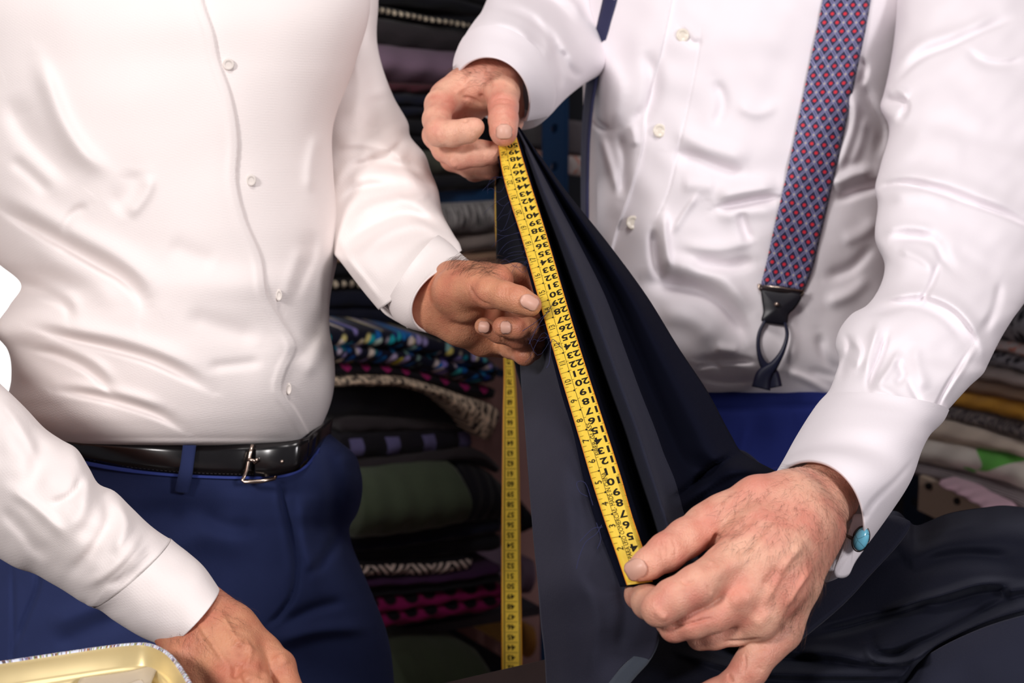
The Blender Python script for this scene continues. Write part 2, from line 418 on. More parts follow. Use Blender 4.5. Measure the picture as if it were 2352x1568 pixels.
def strap_mat():
    m, nt, b = newmat('patterned_strap'); tc = N_(nt, 'ShaderNodeTexCoord'); sx = N_(nt, 'ShaderNodeSeparateXYZ'); nt.links.new(tc.outputs['UV'], sx.inputs[0])
    p = mathn(nt, 'ADD', sx.outputs[0], sx.outputs[1]); q = mathn(nt, 'SUBTRACT', sx.outputs[0], sx.outputs[1])
    Pp = mathn(nt, 'SUBTRACT', p, mathn(nt, 'ROUND', p)); Q = mathn(nt, 'SUBTRACT', q, mathn(nt, 'ROUND', q))
    aP = mathn(nt, 'ABSOLUTE', Pp); aQ = mathn(nt, 'ABSOLUTE', Q); mx = mathn(nt, 'MAXIMUM', aP, aQ); mn = mathn(nt, 'MINIMUM', aP, aQ)
    dx = mathn(nt, 'ADD', Pp, Q); dy = mathn(nt, 'SUBTRACT', Pp, Q)
    r = mathn(nt, 'SQRT', mathn(nt, 'ADD', mathn(nt, 'POWER', mathn(nt, 'MULTIPLY', mathn(nt, 'ABSOLUTE', dx), 13.5), 2), mathn(nt, 'POWER', mathn(nt, 'MULTIPLY', mathn(nt, 'ABSOLUTE', dy), 20.4), 2)))
    navy = srgb(24, 26, 66); light = srgb(142, 140, 178)
    c = mixc(nt, mathn(nt, 'GREATER_THAN', mx, .36), navy, light)
    c = mixc(nt, mathn(nt, 'MULTIPLY', mathn(nt, 'GREATER_THAN', mx, .45), mathn(nt, 'LESS_THAN', mn, .34)), c, srgb(38, 40, 92))
    c = mixc(nt, mathn(nt, 'LESS_THAN', r, 3.9), c, srgb(214, 34, 52))
    dv = mathn(nt, 'ADD', mathn(nt, 'SUBTRACT', .5, aP), mathn(nt, 'SUBTRACT', .5, aQ))
    c = mixc(nt, mathn(nt, 'LESS_THAN', dv, .15), c, srgb(150, 150, 176)); c = mixc(nt, mathn(nt, 'LESS_THAN', dv, .075), c, srgb(214, 190, 110))
    nt.links.new(c, b.inputs['Base Color']); b.inputs['Roughness'].default_value = .6; b.inputs['Sheen Weight'].default_value = .15
    bump(nt, b, noise(nt, 2500, 2), .2, .0004); return m
M['strap'] = strap_mat()

# ------------------------------------------------------------------ setting: floor, walls, window, table
wallm = cloth('plaster_wall', srgb(120, 96, 92), .9, 0, 50, .1, .05)
tanm = cloth('pinkish_board', srgb(150, 112, 108), .8, 0, 50, .1, .05)
floorm = simple('dark_wood_floor', srgb(70, 48, 36), .5)
A1 = np.array([.842, .539, 0]); A2 = np.array([.539, -.842, 0])   # directions of the shelving (receding right, coming nearer right)
m_ = MB(); m_.box((0, 1.5, -.03), (3.5, 0, 0), (0, 3.2, 0), (0, 0, .03)); m_.build('floor', floorm, kind='structure', smooth=False)
cor = np.array([.62, 3.35, 0])     # room corner
m_ = MB(); m_.box(cor - A1 * 2.2 + np.array([0, 0, 1.35]), A1 * 2.2, -A2 * .04, (0, 0, 1.35)); m_.build('wall_left', wallm, kind='structure', smooth=False)
m_ = MB(); m_.box(cor + A2 * 1.6 + A1*.0 + np.array([0, 0, 1.35]), A2 * 1.6, A1 * .04, (0, 0, 1.35)); m_.build('wall_right', wallm, kind='structure', smooth=False)
# bright shop window behind the customer
wm, nt, b = newmat('daylight_pane'); b.inputs['Base Color'].default_value = (1, 1, 1, 1); b.inputs['Emission Color'].default_value = (1, .98, .97, 1); b.inputs['Emission Strength'].default_value = 1.6
whitem = simple('white_window_frame', srgb(232, 226, 224), .5)
c0 = P(-200, 700, 2.35); m_ = MB(); m_.box(c0, A1 * .27, A2 * .006, (0, 0, .5)); win = m_.build('window_1', wm, kind='structure', smooth=False)
for (dx, dz, sx, sz) in ((-.28, 0, .02, .54), (.28, 0, .02, .54), (0, .52, .3, .02), (0, -.52, .3, .02), (0, 0, .01, .5)):
    q = MB(); q.box(c0 + A1 * dx + np.array([0, 0, dz]) + A2 * .012, A1 * sx, A2 * .02, (0, 0, sz)); q.build('window_frame', whitem, win, smooth=False)

woodm, nt, b = newmat('dark_walnut_table'); f = noise(nt, 9, 5); nt.links.new(ramp(nt, f, [(.3, srgb(36, 24, 24)), (.7, srgb(58, 40, 38))]), b.inputs['Base Color']); b.inputs['Roughness'].default_value = .5
# table top: far edge through two seen points
e1 = P(1000, 1568, onheight(1000, 1568, .9)); e2 = P(1250, 1510, onheight(1250, 1510, .9)); td = (e2 - e1); td[2] = 0; td /= np.linalg.norm(td); tn = np.array([td[1], -td[0], 0])
tc_ = e1 + td * .1 + tn * .42; tc_[2] = 0
tab = thing('work_table', 'dark wooden work table whose far edge shows below the hanging tape', 'table', tuple(tc_))
m_ = MB(); m_.box(tc_ + np.array([0, 0, .88]), td * .95, tn * .42, (0, 0, .02)); bevel(m_.build('tabletop', woodm, tab, smooth=False), .004)
for a in (-.85, .85):
    for c in (-.34, .34):
        m_ = MB(); m_.box(tc_ + td * a + tn * c + np.array([0, 0, .43]), td * .03, tn * .03, (0, 0, .43)); m_.build('leg', woodm, tab, smooth=False)

# ------------------------------------------------------------------ CUSTOMER (left)
cust = thing('person', 'man on the left in white shirt and black belt, pinching the dark cloth', 'person', (-.32, 1.62, 0))
R = lambda y, l, r, z, tf, tb: (l, y, r, y, z, tf, tb)
tor = [R(-340, 170, 480, 1.60, .06, .06), R(-300, 120, 560, 1.60, .07, .07), R(-240, -60, 700, 1.6, .08, .09), R(-140, -190, 800, 1.57, .11, .11), R(0, -190, 850, 1.55, .13, .12), R(150, -160, 815, 1.54, .13, .12), R(300, -130, 764, 1.53, .125, .12),
       R(400, -115, 766, 1.53, .125, .11), R(520, -60, 776, 1.53, .125, .11), R(600, -10, 774, 1.53, .125, .11), R(655, 48, 763, 1.53, .13, .11), R(700, 22, 757, 1.53, .13, .11), R(765, -12, 758, 1.53, .13, .11),
       R(800, 15, 765, 1.53, .13, .11), R(870, 25, 769, 1.53, .128, .11), R(925, 15, 760, 1.53, .124, .11), R(970, 20, 742, 1.53, .118, .11), R(1004, 60, 722, 1.535, .113, .1), R(1020, 90, 708, 1.54, .108, .09), R(1032, 110, 690, 1.55, .08, .08)]
plk = [(455, -60), (463, 0), (490, 85), (498, 130), (528, 220), (545, 330), (541, 410), (560, 500), (600, 600), (612, 680), (650, 745), (678, 795), (655, 850), (645, 895), (675, 940), (712, 1005)]
fo = [(plk, 75, 3.5, .0034, dict(taper=0, sharp=3)),
      ([(p[0] - 14, p[1]) for p in plk], 8, 16, .0012, dict(taper=0)),
      ([(-20, 465), (60, 515), (150, 565), (230, 612), (285, 645), (325, 700), (322, 740)], 10, 26, -.0085),
      ([(-20, 430), (80, 490), (180, 545), (270, 590), (340, 650), (362, 700)], 22, 30, .007),
      ([(40, 545), (160, 620), (240, 670), (270, 720)], 30, 30, .005),
      ([(40, 650), (110, 680), (155, 712), (160, 745)], 9, 18, -.0045), ([(30, 625), (110, 655), (165, 690), (180, 735)], 14, 16, .0035),
      ([(60, 745), (150, 775), (250, 800), (350, 830), (430, 868), (490, 900)], 8, 18, -.006), ([(60, 728), (170, 755), (290, 782), (390, 815), (480, 860)], 16, 20, .0045),
      ([(60, 800), (140, 820), (200, 850), (250, 895), (275, 915)], 7, 14, -.0045), ([(60, 783), (150, 800), (220, 832), (270, 880)], 12, 14, .003),
      ([(120, 895), (200, 908), (290, 930), (370, 958), (430, 992)], 7, 16, -.0055), ([(130, 880), (220, 893), (310, 912), (390, 940)], 12, 14, .0035),
      ([(140, 545), (152, 510), (175, 485), (205, 470)], 12, 10, -.003), ([(345, 395), (342, 430), (318, 470), (290, 500)], 18, 14, .0035), ([(310, 385), (300, 440), (250, 480)], 26, 26, -.003),
      ([(85, 120), (110, 190), (150, 290), (200, 360), (260, 400)], 24, 18, .008), ([(20, 210), (50, 290), (110, 360), (180, 420)], 26, 40, -.007), ([(20, 360), (80, 410), (120, 450)], 16, 16, -.004),
      ([(380, 560), (450, 590), (500, 610)], 24, 24, -.0025), ([(420, 720), (500, 750), (600, 785)], 20, 26, -.003), ([(470, 845), (540, 838), (610, 830)], 12, 14, -.0025),
      ([(665, 700), (690, 640), (715, 580), (720, 520)], 16, 26, -.004), ([(735, 300), (715, 380), (712, 450)], 16, 16, .004), ([(700, 560), (670, 640), (655, 700)], 18, 18, .003),
      ([(645, 835), (700, 800), (750, 700)], 14, 20, -.003), ([(700, 870), (740, 800), (765, 740)], 14, 18, .004)]
V, Fc, sC = loft(tor, nf=300, nb=60, nv=380, folds=fo, noise=[(3, 420, .0009), (5, 190, .0004)])
# sleeve of the left arm (in the middle of the picture)
slB = [(640, -220, 820, -260, 1.66, .055, .05), (690, -90, 868, -110, 1.66, .06, .05), (690, 10, 869, 5, 1.655, .06, .055), (685, 110, 866, 95, 1.65, .062, .055), (690, 250, 903, 220, 1.64, .062, .055), (700, 330, 938, 285, 1.625, .062, .055), (705, 380, 942, 312, 1.615, .062, .055),
       (712, 440, 976, 355, 1.6, .062, .055), (722, 480, 990, 395, 1.58, .06, .05), (740, 530, 1006, 435, 1.55, .058, .05), (760, 575, 1017, 490, 1.52, .054, .048), (785, 605, 1042, 538, 1.48, .05, .045), (835, 670, 1056, 560, 1.45, .045, .042), (870, 712, 1061, 575, 1.43, .042, .038)]
fB = [([(760, 330), (850, 330), (910, 350), (940, 400)], 14, 20, .008), ([(780, 380), (870, 375), (940, 385), (985, 420)], 10, 14, -.006), ([(770, 420), (860, 400), (940, 410), (1000, 450)], 16, 12, .006), ([(775, 470), (830, 430), (900, 425)], 12, 9, -.005),
      ([(790, 520), (860, 470), (950, 465), (1010, 500)], 14, 12, .006), ([(790, 560), (850, 520), (940, 490), (1020, 530)], 9, 12, -.005), ([(820, 590), (880, 540), (960, 515), (1030, 545)], 12, 12, .005),
      ([(860, 210), (870, 260), (850, 320)], 26, 26, -.007), ([(800, 100), (830, 180), (820, 280)], 20, 30, .005), ([(790, 0), (830, 20), (812, 90)], 10, 14, -.004), ([(850, 40), (820, 120), (780, 200)], 10, 10, -.003),
      ([(775, 540), (810, 610), (850, 660), (880, 700)], 8, 10, .004), ([(930, 320), (900, 350), (840, 370)], 9, 12, -.005), ([(990, 440), (960, 455), (900, 450)], 8, 9, .003), ([(760, 440), (800, 380), (860, 350)], 12, 12, .004)]
V2, F2, sB = loft(slB, nf=150, nb=50, nv=220, folds=fB, noise=[(11, 120, .0009), (12, 60, .0004)])
# sleeve of the right arm (bottom left)
slD = [(-20, -190, -230, -150, 1.6, .06, .06), (-130, 80, -390, 150, 1.58, .062, .06), (-200, 360, -500, 520, 1.53, .064, .06), (-215, 600, -500, 840, 1.46, .066, .06), (-170, 725, -390, 1040, 1.39, .068, .06), (-90, 800, -240, 1160, 1.34, .07, .06), (0, 880, -80, 1235, 1.3, .07, .06), (60, 938, 0, 1283, 1.28, .07, .06), (105, 985, 40, 1305, 1.27, .068, .06), (142, 1010, 80, 1318, 1.265, .068, .058), (176, 1030, 110, 1335, 1.26, .066, .056), (205, 1075, 140, 1352, 1.255, .064, .055), (228, 1112, 165, 1368, 1.25, .062, .055),
       (262, 1127, 180, 1378, 1.245, .06, .055), (300, 1163, 195, 1386, 1.24, .058, .052), (345, 1206, 205, 1392, 1.235, .054, .05), (372, 1226, 213, 1394, 1.23, .05, .048), (397, 1241, 219, 1393, 1.228, .046, .045, 12, 12)]
fD = [([(150, 1010), (210, 1090), (190, 1170), (120, 1240)], 22, 22, .006), ([(30, 960), (90, 1040), (60, 1150)], 26, 26, -.006), ([(230, 1120), (250, 1180), (215, 1260), (150, 1330)], 14, 20, -.006), ([(270, 1140), (290, 1200), (260, 1280)], 14, 14, .006),
      ([(330, 1210), (300, 1260), (240, 1320), (180, 1350)], 14, 12, .005), ([(360, 1240), (310, 1310), (240, 1352)], 8, 12, -.004), ([(0, 1160), (60, 1230), (110, 1290)], 16, 16, -.005), ([(20, 1120), (100, 1180), (150, 1230)], 14, 14, .005),
      ([(-10, 905), (60, 1000), (90, 1060)], 12, 14, .004), ([(190, 1090), (170, 1130), (110, 1160)], 8, 12, -.004)]
V3, F3, sD = loft(slD, nf=160, nb=50, nv=300, folds=fD, noise=[(21, 130, .0008), (22, 60, .0003)])
VV, FF = ring_join([(V, Fc), (V2, F2), (V3, F3)])
shirtC = mesh_obj('shirt', VV, FF, M['shirt_warm'], cust, label='white textured cotton shirt with a front button band')
# cuffs
cuB = [(885, 728, 1012, 528, 1.44, .045, .04, -8, 0), (900, 738, 1030, 545, 1.43, .045, .04, -12, 0), (945, 758, 1050, 572, 1.41, .042, .038, -34, 0), (980, 766, 1060, 590, 1.40, .040, .037, -52, -2), (1002, 768, 1066, 606, 1.39, .038, .035, -84, 0)]
cuB = [(893, 700, 1006, 540, 1.435, .045, .04, -20, 6), (905, 725, 1022, 552, 1.43, .045, .04, -28, 4), (940, 752, 1048, 578, 1.41, .043, .038, -42, 2), (1002, 768, 1067, 606, 1.39, .038, .035, -86, -2)]
V, Fc, _ = loft(cuB, nf=90, nb=40, nv=50, open_end=True, capstart=False, noise=[(31, 90, .0006)], folds=[([(1000, 640), (960, 560), (930, 640)], 10, 10, .0)]); mesh_obj('cuff', V, Fc, M['shirt_warm'], shirtC)
cuD = [(392, 1236, 212, 1395, 1.228, .049, .046, 12, 12), (400, 1243, 222, 1398, 1.227, .049, .046, 13, 12), (432, 1268, 262, 1425, 1.22, .048, .045, 12, 10), (470, 1303, 325, 1463, 1.21, .047, .044, 10, 10), (503, 1350, 378, 1485, 1.2, .045, .042, 12, 12)]
V, Fc, sDc = loft(cuD, nf=90, nb=40, nv=60, open_end=True, capstart=False, noise=[(33, 90, .0005)]); mesh_obj('cuff', V, Fc, M['shirt_warm'], shirtC)
# cuff placket piece on the left arm
def patch(pts, Z, mat, name, parent, thick=.0015, bulge=.002, **k):
    """polygonal cloth flap: closed outline in px, per-point or common Z"""
    pts = np.asarray(pts, float); n = len(pts); L = np.arange(n + 1); q = hermite(np.linspace(0, n, n * 6, endpoint=False), L, np.vstack([pts, pts[:1]]))
    if np.ndim(Z) == 0: z = np.full(len(q), float(Z))
    else: z = hermite(np.linspace(0, n, n * 6, endpoint=False), L, np.r_[Z, Z[0]])
    cx, cy, cz = q[:, 0].mean(), q[:, 1].mean(), z.mean(); vs = []; m = len(q); rings = 8
    for r_ in range(rings):
        s_ = 1 - r_ / rings; vs.append(P(cx + (q[:, 0] - cx) * s_, cy + (q[:, 1] - cy) * s_, cz + (z - cz) * s_ - bulge * (1 - s_ * s_)))
    vs = np.vstack(vs + [P(cx, cy, cz - bulge)[None]]); fs = []
    for r_ in range(rings - 1):
        for i in range(m): fs.append((r_ * m + i, r_ * m + (i + 1) % m, (r_ + 1) * m + (i + 1) % m, (r_ + 1) * m + i))
    fs += [((rings - 1) * m + i, (rings - 1) * m + (i + 1) % m, rings * m) for i in range(m)]
    return solidify(fixn(mesh_obj(name, vs, fs, mat, parent, **k)), thick)
patch([(850, 660), (885, 700), (905, 715), (935, 728), (930, 742), (940, 752), (905, 735), (875, 712)], 1.452, M['shirt_warm'], 'sleeve_vent', shirtC)
def button(cx, cy, r, surf, mat, parent, sq=1.0, holes=True):
    z0 = surf.fit(cx, cy, 34)(cx, cy) - .0012; mb = MB(); n = 28; zz = z0; s = zz / F
    prof = [(0, .0006), (.35, .0006), (.55, .0007), (.62, .0012), (.85, .0013), (.97, .0009), (1, .0004), (.98, -.0004)]
    vs = []
    for (rr_, h) in prof:
        for k in range(n if rr_ else n):
            a = 2 * math.pi * k / n; vs.append(P(cx + r * sq * rr_ * math.cos(a), cy + r * rr_ * math.sin(a), zz - h))
    fs = [(i * n + k, i * n + (k + 1) % n, (i + 1) * n + (k + 1) % n, (i + 1) * n + k) for i in range(len(prof) - 1) for k in range(n)]
    mb.add(vs, fs); o = mb.build('button', mat, parent)
    t = MB()
    for a in (-.22, .22):
        t.tube([P(cx + r * a, cy - r * .25, zz - .0009), P(cx + r * a * .6, cy, zz - .0016), P(cx + r * a, cy + r * .25, zz - .0009)], .00022, 5)
    return o
for (x, y, sq) in ((525, 148, 1), (577, 414, .85), (641, 678, .55), (664, 893, .45)): button(x, y, 13.5, sC, M['button_white'], shirtC, sq)
# trousers
tr = [R(985, 120, 745, 1.57, .10, .1), R(1010, 80, 775, 1.568, .118, .1), R(1040, 50, 812, 1.567, .124, .11), R(1080, 25, 828, 1.57, .13, .115), R(1140, -20, 831, 1.575, .133, .12), R(1180, -40, 820, 1.58, .134, .12), R(1212, -60, 803, 1.58, .134, .12), R(1240, -70, 806, 1.58, .134, .12), R(1290, -90, 824, 1.58, .134, .12), R(1370, -110, 858, 1.58, .134, .12),
      R(1450, -130, 888, 1.58, .134, .12), R(1568, -150, 905, 1.58, .132, .12), R(1750, -130, 890, 1.58, .12, .12)]
fT = [([(640, 1095), (650, 1150), (672, 1240), (680, 1300), (668, 1370), (640, 1410), (610, 1440)], 5, 9, -.006, dict(taper=.1)), ([(628, 1100), (636, 1160), (655, 1250), (660, 1310), (648, 1370)], 8, 10, .002),
      ([(280, 1250), (360, 1190), (460, 1170), (560, 1180)], 40, 40, -.004), ([(330, 1320), (450, 1230), (600, 1260)], 40, 40, .006), ([(30, 1500), (60, 1420), (90, 1330), (80, 1260)], 5, 9, -.005), ([(28, 1290), (30, 1400), (28, 1568)], 5, 5, -.003),
      ([(120, 1490), (220, 1440), (320, 1400)], 24, 24, -.006), ([(100, 1440), (200, 1400), (300, 1370)], 24, 24, .005), ([(690, 1130), (700, 1240), (730, 1350)], 14, 20, .006), ([(640, 1440), (720, 1400), (800, 1380)], 12, 16, -.006), ([(620, 1480), (720, 1450), (860, 1440)], 16, 18, .006),
      ([(450, 1180), (520, 1210), (600, 1215)], 18, 22, -.005), ([(745, 1000), (765, 1100), (770, 1240)], 22, 24, -.008), ([(790, 1200), (740, 1290), (700, 1330)], 12, 16, -.005)]
V, Fc, sTr = loft(tr, nf=220, nb=50, nv=200, folds=fT, noise=[(41, 260, .0012)])
def leg_tube(x0, x1, xf0, xf1, Z):
    st_ = [R(1700, x0, x1, Z, .09, .09), R(2400, x0 + 15, x1 - 15, Z + .06, .08, .08), R(3000, (x0 + xf0) / 2, (x1 + xf1) / 2, Z + .13, .07, .07), R(3400, xf0, xf1, Z + .2, .06, .065)]
    v, f, _ = loft(st_, nf=24, nb=16, nv=24); return v, f
VV, FF = ring_join([(V, Fc), leg_tube(-120, 360, 60, 330, 1.6), leg_tube(400, 880, 450, 720, 1.6)])
troC = mesh_obj('trousers', VV, FF, M['trouser_navy'], cust, label='navy blue wool trousers with pressed pocket edge')
def ribbon(rows, thick, name, mat, parent, nsub=10, uv=False, bev=0, wid=5, **k):
    """rows: (x_top,y_top,x_bot,y_bot,Z[,Zb])"""
    A = np.array([list(r) + ([r[4]] if len(r) == 5 else []) for r in rows], float); n = (len(A) - 1) * nsub + 1
    L = np.cumsum(np.r_[0, np.linalg.norm(np.diff((A[:, :2] + A[:, 2:4]) / 2, axis=0), axis=1)]); t = np.linspace(0, L[-1], n)
    B = hermite(t, L, A); s = np.linspace(0, 1, wid)[None]
    X = B[:, 0:1] + (B[:, 2:3] - B[:, 0:1]) * s; Y = B[:, 1:2] + (B[:, 3:4] - B[:, 1:2]) * s; Z = B[:, 4:5] + (B[:, 5:6] - B[:, 4:5]) * s - bev * (1 - (2 * s - 1) ** 4)
    V = P(X, Y, Z).reshape(-1, 3); fs = grid_faces(n, wid)
    u = np.stack([np.tile(s, (n, 1)), np.tile((t / 100)[:, None], (1, wid))], -1).reshape(-1, 2)
    o = mesh_obj(name, V, fs, mat, parent, uv=u, **k); fixn(o)
    # keep normals towards the camera so thickness goes backwards
    nsum = 0.0
    for p_ in list(o.data.polygons)[::max(1, len(o.data.polygons) // 9)]: nsum += p_.normal.dot(Vector(FW))
    if nsum > 0: o.data.flip_normals()
    return solidify(o, thick)
bz = lambda x, y: float(sTr.fit(x, y, 40)(x, y)) - .004
bl = [(60, 985, 70, 1022, 1.56), (130, 1006, 150, 1046, None), (200, 1012, 215, 1062, None), (290, 1016, 300, 1077, None), (380, 1020, 388, 1086, None), (470, 1024, 474, 1091, None), (560, 1020, 558, 1093, None), (620, 1018, 618, 1092, None), (665, 1014, 663, 1086, None), (700, 1008, 698, 1070, None), (735, 985, 732, 1030, None), (765, 960, 760, 1000, 1.57)]
rows = []
for r_ in bl:
    z = r_[4] if r_[4] else min(bz(r_[0], r_[1]), bz(r_[2], r_[3])); rows.append((r_[0], r_[1], r_[2], r_[3], z))
belt = ribbon(rows, .0035, 'belt', M['black_leather'], cust, bev=.0012, label='glossy black leather belt')
rows2 = [(x0, y1 - 2, x0, y1 + 7, z + .001) for (x0, y0, x1, y1, z) in rows[1:-1]]
ribbon(rows2, .002, 'waistband_edge', simple('waistband_blue', srgb(44, 62, 140), .8), troC)
st = MB()   # stitches along the belt
for i in range(1, 9):
    a = rows[i]; b_ = rows[i + 1] if i + 1 < len(rows) else rows[i]
    for k in range(9):
        t = k / 9; x = a[2] + (b_[2] - a[2]) * t; y = a[3] + (b_[3] - a[3]) * t - 4; z = a[4] + (b_[4] - a[4]) * t - .0016; st.tube([P(x, y, z), P(x + 5, y + .3, z)], .0003, 4)
st.build('stitching', simple('belt_thread', srgb(40, 36, 40), .7), belt)
zb = float(rows[6][4])
bk = MB()
zk = zb - .006
fr = [(581, 1021, zk + .002), (576, 1040, zk), (566, 1080, zk), (557, 1103, zk), (562, 1107, zk - .001), (600, 1105, zk), (632, 1098, zk + .003)]
bk.tube([P(*p) for p in fr], .0017, 8); bk.tube([P(632, 1098, zk + .003), P(640, 1060, zk + .004), P(650, 1016, zk + .004)], .0014, 8)
bk.tube([P(568, 1055, zk - .001), P(590, 1058, zk - .002), P(585, 1062, zk)], .0015, 8)
bk.build('buckle', M['metal'], belt, label='polished metal buckle frame')
ribbon([(586, 1018, 584, 1094, zk + .002), (620, 1016, 618, 1094, zk - .0005), (660, 1013, 658, 1088, zk), (690, 1008, 688, 1078, zk + .003), (712, 1003, 706, 1064, zk + .012)], .003, 'belt_tip', M['black_leather'], belt, bev=.002)
for (x, y) in ((590, 1056), (648, 1060)):
    m_ = MB(); m_.tube([P(x, y, zk - .0035), P(x, y, zk - .0005)], .0015, 10); m_.build('eyelet', M['metal'], belt)
zl = min(float(q[4]) for q in rows[4:7]) - .004
ribbon([(420, 1022, 450, 1022, zl), (415, 1060, 445, 1060, zl - .001), (408, 1095, 440, 1097, zl), (400, 1130, 431, 1134, zl + .006)], .002, 'belt_loop', M['trouser_navy'], troC)

# hands of the customer -------------------------------------------------
ZB = 1.325
palmB = [[(960, 668, 1.42, 62), (1010, 690, 1.385, 66), (1060, 665, 1.36, 50)], [(1010, 640, 1.40, 42), (1075, 648, 1.36, 42), (1140, 645, 1.37, 38)], [(1000, 700, 1.385, 60), (1060, 740, 1.38, 50), (1110, 775, 1.395, 38), (1150, 792, 1.41, 28)],
         [(1010, 690, 1.385, 55), (1070, 690, 1.36, 48), (1120, 720, 1.39, 36)], [(1050, 655, 1.375, 50), (1110, 640, 1.385, 38)]]
fB_ = [[(1040, 670, 1.355, 50), (1095, 662, 1.338, 42), (1125, 672, 1.325, 36), (1160, 679, 1.315, 32), (1190, 688, 1.31, 31), (1217, 700, 1.308, 27.5)],
       [(1120, 645, 1.385, 36), (1185, 634, 1.40, 29), (1222, 650, 1.405, 26), (1252, 690, 1.39, 22), (1243, 735, 1.365, 16)],
       [(1130, 720, 1.41, 30), (1225, 735, 1.40, 25), (1255, 752, 1.375, 23), (1215, 754, 1.345, 24), (1180, 753, 1.332, 24.5), (1154, 750, 1.328, 23.5)],
       [(1120, 750, 1.42, 28), (1205, 768, 1.425, 25), (1232, 780, 1.385, 22), (1190, 778, 1.352, 23), (1145, 765, 1.345, 21.5), (1110, 749, 1.34, 20.5)],
       [(1130, 780, 1.41, 26), (1172, 797, 1.38, 25), (1206, 814, 1.366, 24), (1224, 806, 1.385, 20), (1200, 790, 1.41, 18)]]
foB = [([(1080, 655), (1090, 680), (1105, 694), (1130, 701)], 5, 3, -.0016), ([(1072, 662), (1083, 690), (1110, 708)], 3, 3, -.0005), ([(1148, 655), (1152, 668), (1150, 680)], 2.5, 2.5, -.0004), ([(1156, 652), (1160, 666), (1158, 680)], 2.5, 2.5, -.0005), ([(1165, 653), (1168, 666), (1166, 678)], 2.5, 2.5, -.0004),
       ([(1020, 640), (1030, 690), (1045, 740)], 14, 14, .0), ([(1030, 735), (1050, 745), (1085, 745), (1110, 738)], 5, 5, -.0014), ([(1152, 770), (1153, 786)], 2, 2, -.0005, dict(taper=0)), ([(1205, 772), (1208, 790)], 2, 2, -.0005, dict(taper=0)), ([(1190, 800), (1186, 815)], 2.5, 2.5, -.0006), ([(1219, 802), (1222, 822)], 2.5, 2.5, -.0005),
       ([(1180, 775), (1182, 790)], 2.2, 2.2, -.0004), ([(1165, 800), (1166, 815)], 2.5, 2.5, -.0004)]
VB, FB, suB, NB, pxB = hand(palmB, fB_, folds=foB, arm=[[(965, 672, 1.42, 50), (945, 640, 1.45, 46), (905, 580, 1.49, 50), (870, 490, 1.57, 50)]])
palmD = [[(430, 1400, 1.2, 70), (490, 1445, 1.18, 66), (540, 1500, 1.165, 62)], [(470, 1390, 1.2, 48), (540, 1440, 1.18, 44), (600, 1500, 1.175, 44)], [(400, 1440, 1.2, 52), (440, 1510, 1.17, 50), (480, 1570, 1.16, 46)], [(500, 1470, 1.175, 60), (560, 1540, 1.155, 52)], [(480, 1460, 1.175, 60), (525, 1560, 1.15, 48)]]
fD_ = [[(600, 1500, 1.175, 42), (640, 1530, 1.165, 38), (668, 1600, 1.15, 34), (660, 1680, 1.18, 30), (640, 1730, 1.21, 26)], [(565, 1530, 1.155, 42), (590, 1580, 1.14, 36), (610, 1670, 1.15, 32), (600, 1740, 1.2, 27)], [(520, 1550, 1.15, 42), (535, 1610, 1.13, 34), (545, 1690, 1.15, 30), (540, 1750, 1.2, 26)],
       [(475, 1570, 1.16, 38), (475, 1630, 1.14, 30), (475, 1700, 1.16, 27), (470, 1745, 1.2, 23)], [(440, 1460, 1.22, 40), (420, 1560, 1.24, 34), (400, 1640, 1.25, 28)]]
foD = [([(500, 1400), (530, 1450), (545, 1475), (600, 1500)], 7, 7, .0016), ([(450, 1420), (490, 1480), (530, 1540)], 7, 7, .0013), ([(560, 1460), (575, 1500), (560, 1540)], 6, 6, .001), ([(540, 1460), (555, 1470), (530, 1490)], 6, 6, .001), ([(610, 1520), (600, 1560)], 10, 10, -.002), ([(545, 1520), (540, 1560)], 10, 10, -.002), ([(640, 1500), (655, 1530)], 14, 14, .0016), ([(555, 1545), (575, 1568)], 14, 14, .0018)]
VD, FD, suD, ND, pxD = hand(palmD, fD_, folds=foD, arm=[[(430, 1400, 1.2, 62), (340, 1335, 1.23, 62), (240, 1260, 1.27, 70), (150, 1210, 1.29, 70)]], vox=.0013)
def body_core(chains, vox=.012, k=.03):
    pts = np.array([j[0] for c in chains for j in c]); rr = np.array([j[1] for c in chains for j in c])
    fld = Field((pts - rr[:, None]).min(0) - .03, (pts + rr[:, None]).max(0) + .03, vox); D = fld.new()
    for c in chains: fld.chain(D, c, k)
    V, Fq = fld.mesh(D); return relax(V, Fq, 1), Fq
def C_(px, py, Z, r): return (pxm(px, py, Z), r)
coreC = body_core([[C_(380, 1350, 1.61, .10), C_(380, 1000, 1.57, .085), C_(370, 500, 1.55, .09), C_(340, 100, 1.57, .10), C_(330, -150, 1.6, .09)], [C_(180, -60, 1.6, .08), C_(500, -60, 1.62, .08)], [C_(320, -200, 1.62, .06), C_(330, -450, 1.58, .055)],
                   [C_(340, -520, 1.57, .075), C_(350, -600, 1.55, .085), C_(345, -680, 1.56, .09)], [C_(420, -520, 1.5, .012), C_(400, -600, 1.47, .008)],
                   [C_(-60, 0, 1.6, .05), C_(-430, 650, 1.5, .035), C_(-320, 880, 1.41, .03), C_(-165, 980, 1.37, .03), C_(-40, 1060, 1.33, .03), C_(90, 1160, 1.30, .026), C_(160, 1230, 1.285, .022)], [C_(770, -20, 1.68, .03), C_(790, 300, 1.66, .028), C_(850, 450, 1.61, .022), C_(895, 560, 1.54, .018)],
                   [C_(150, 1500, 1.62, .08), C_(170, 2600, 1.72, .06), C_(200, 3500, 1.8, .045)], [C_(620, 1500, 1.62, .08), C_(600, 2600, 1.72, .06), C_(585, 3500, 1.8, .045)]])
VV = np.vstack([VB, VD, coreC[0]]); FF = np.vstack([FB, FD + len(VB), coreC[1] + len(VB) + len(VD)])
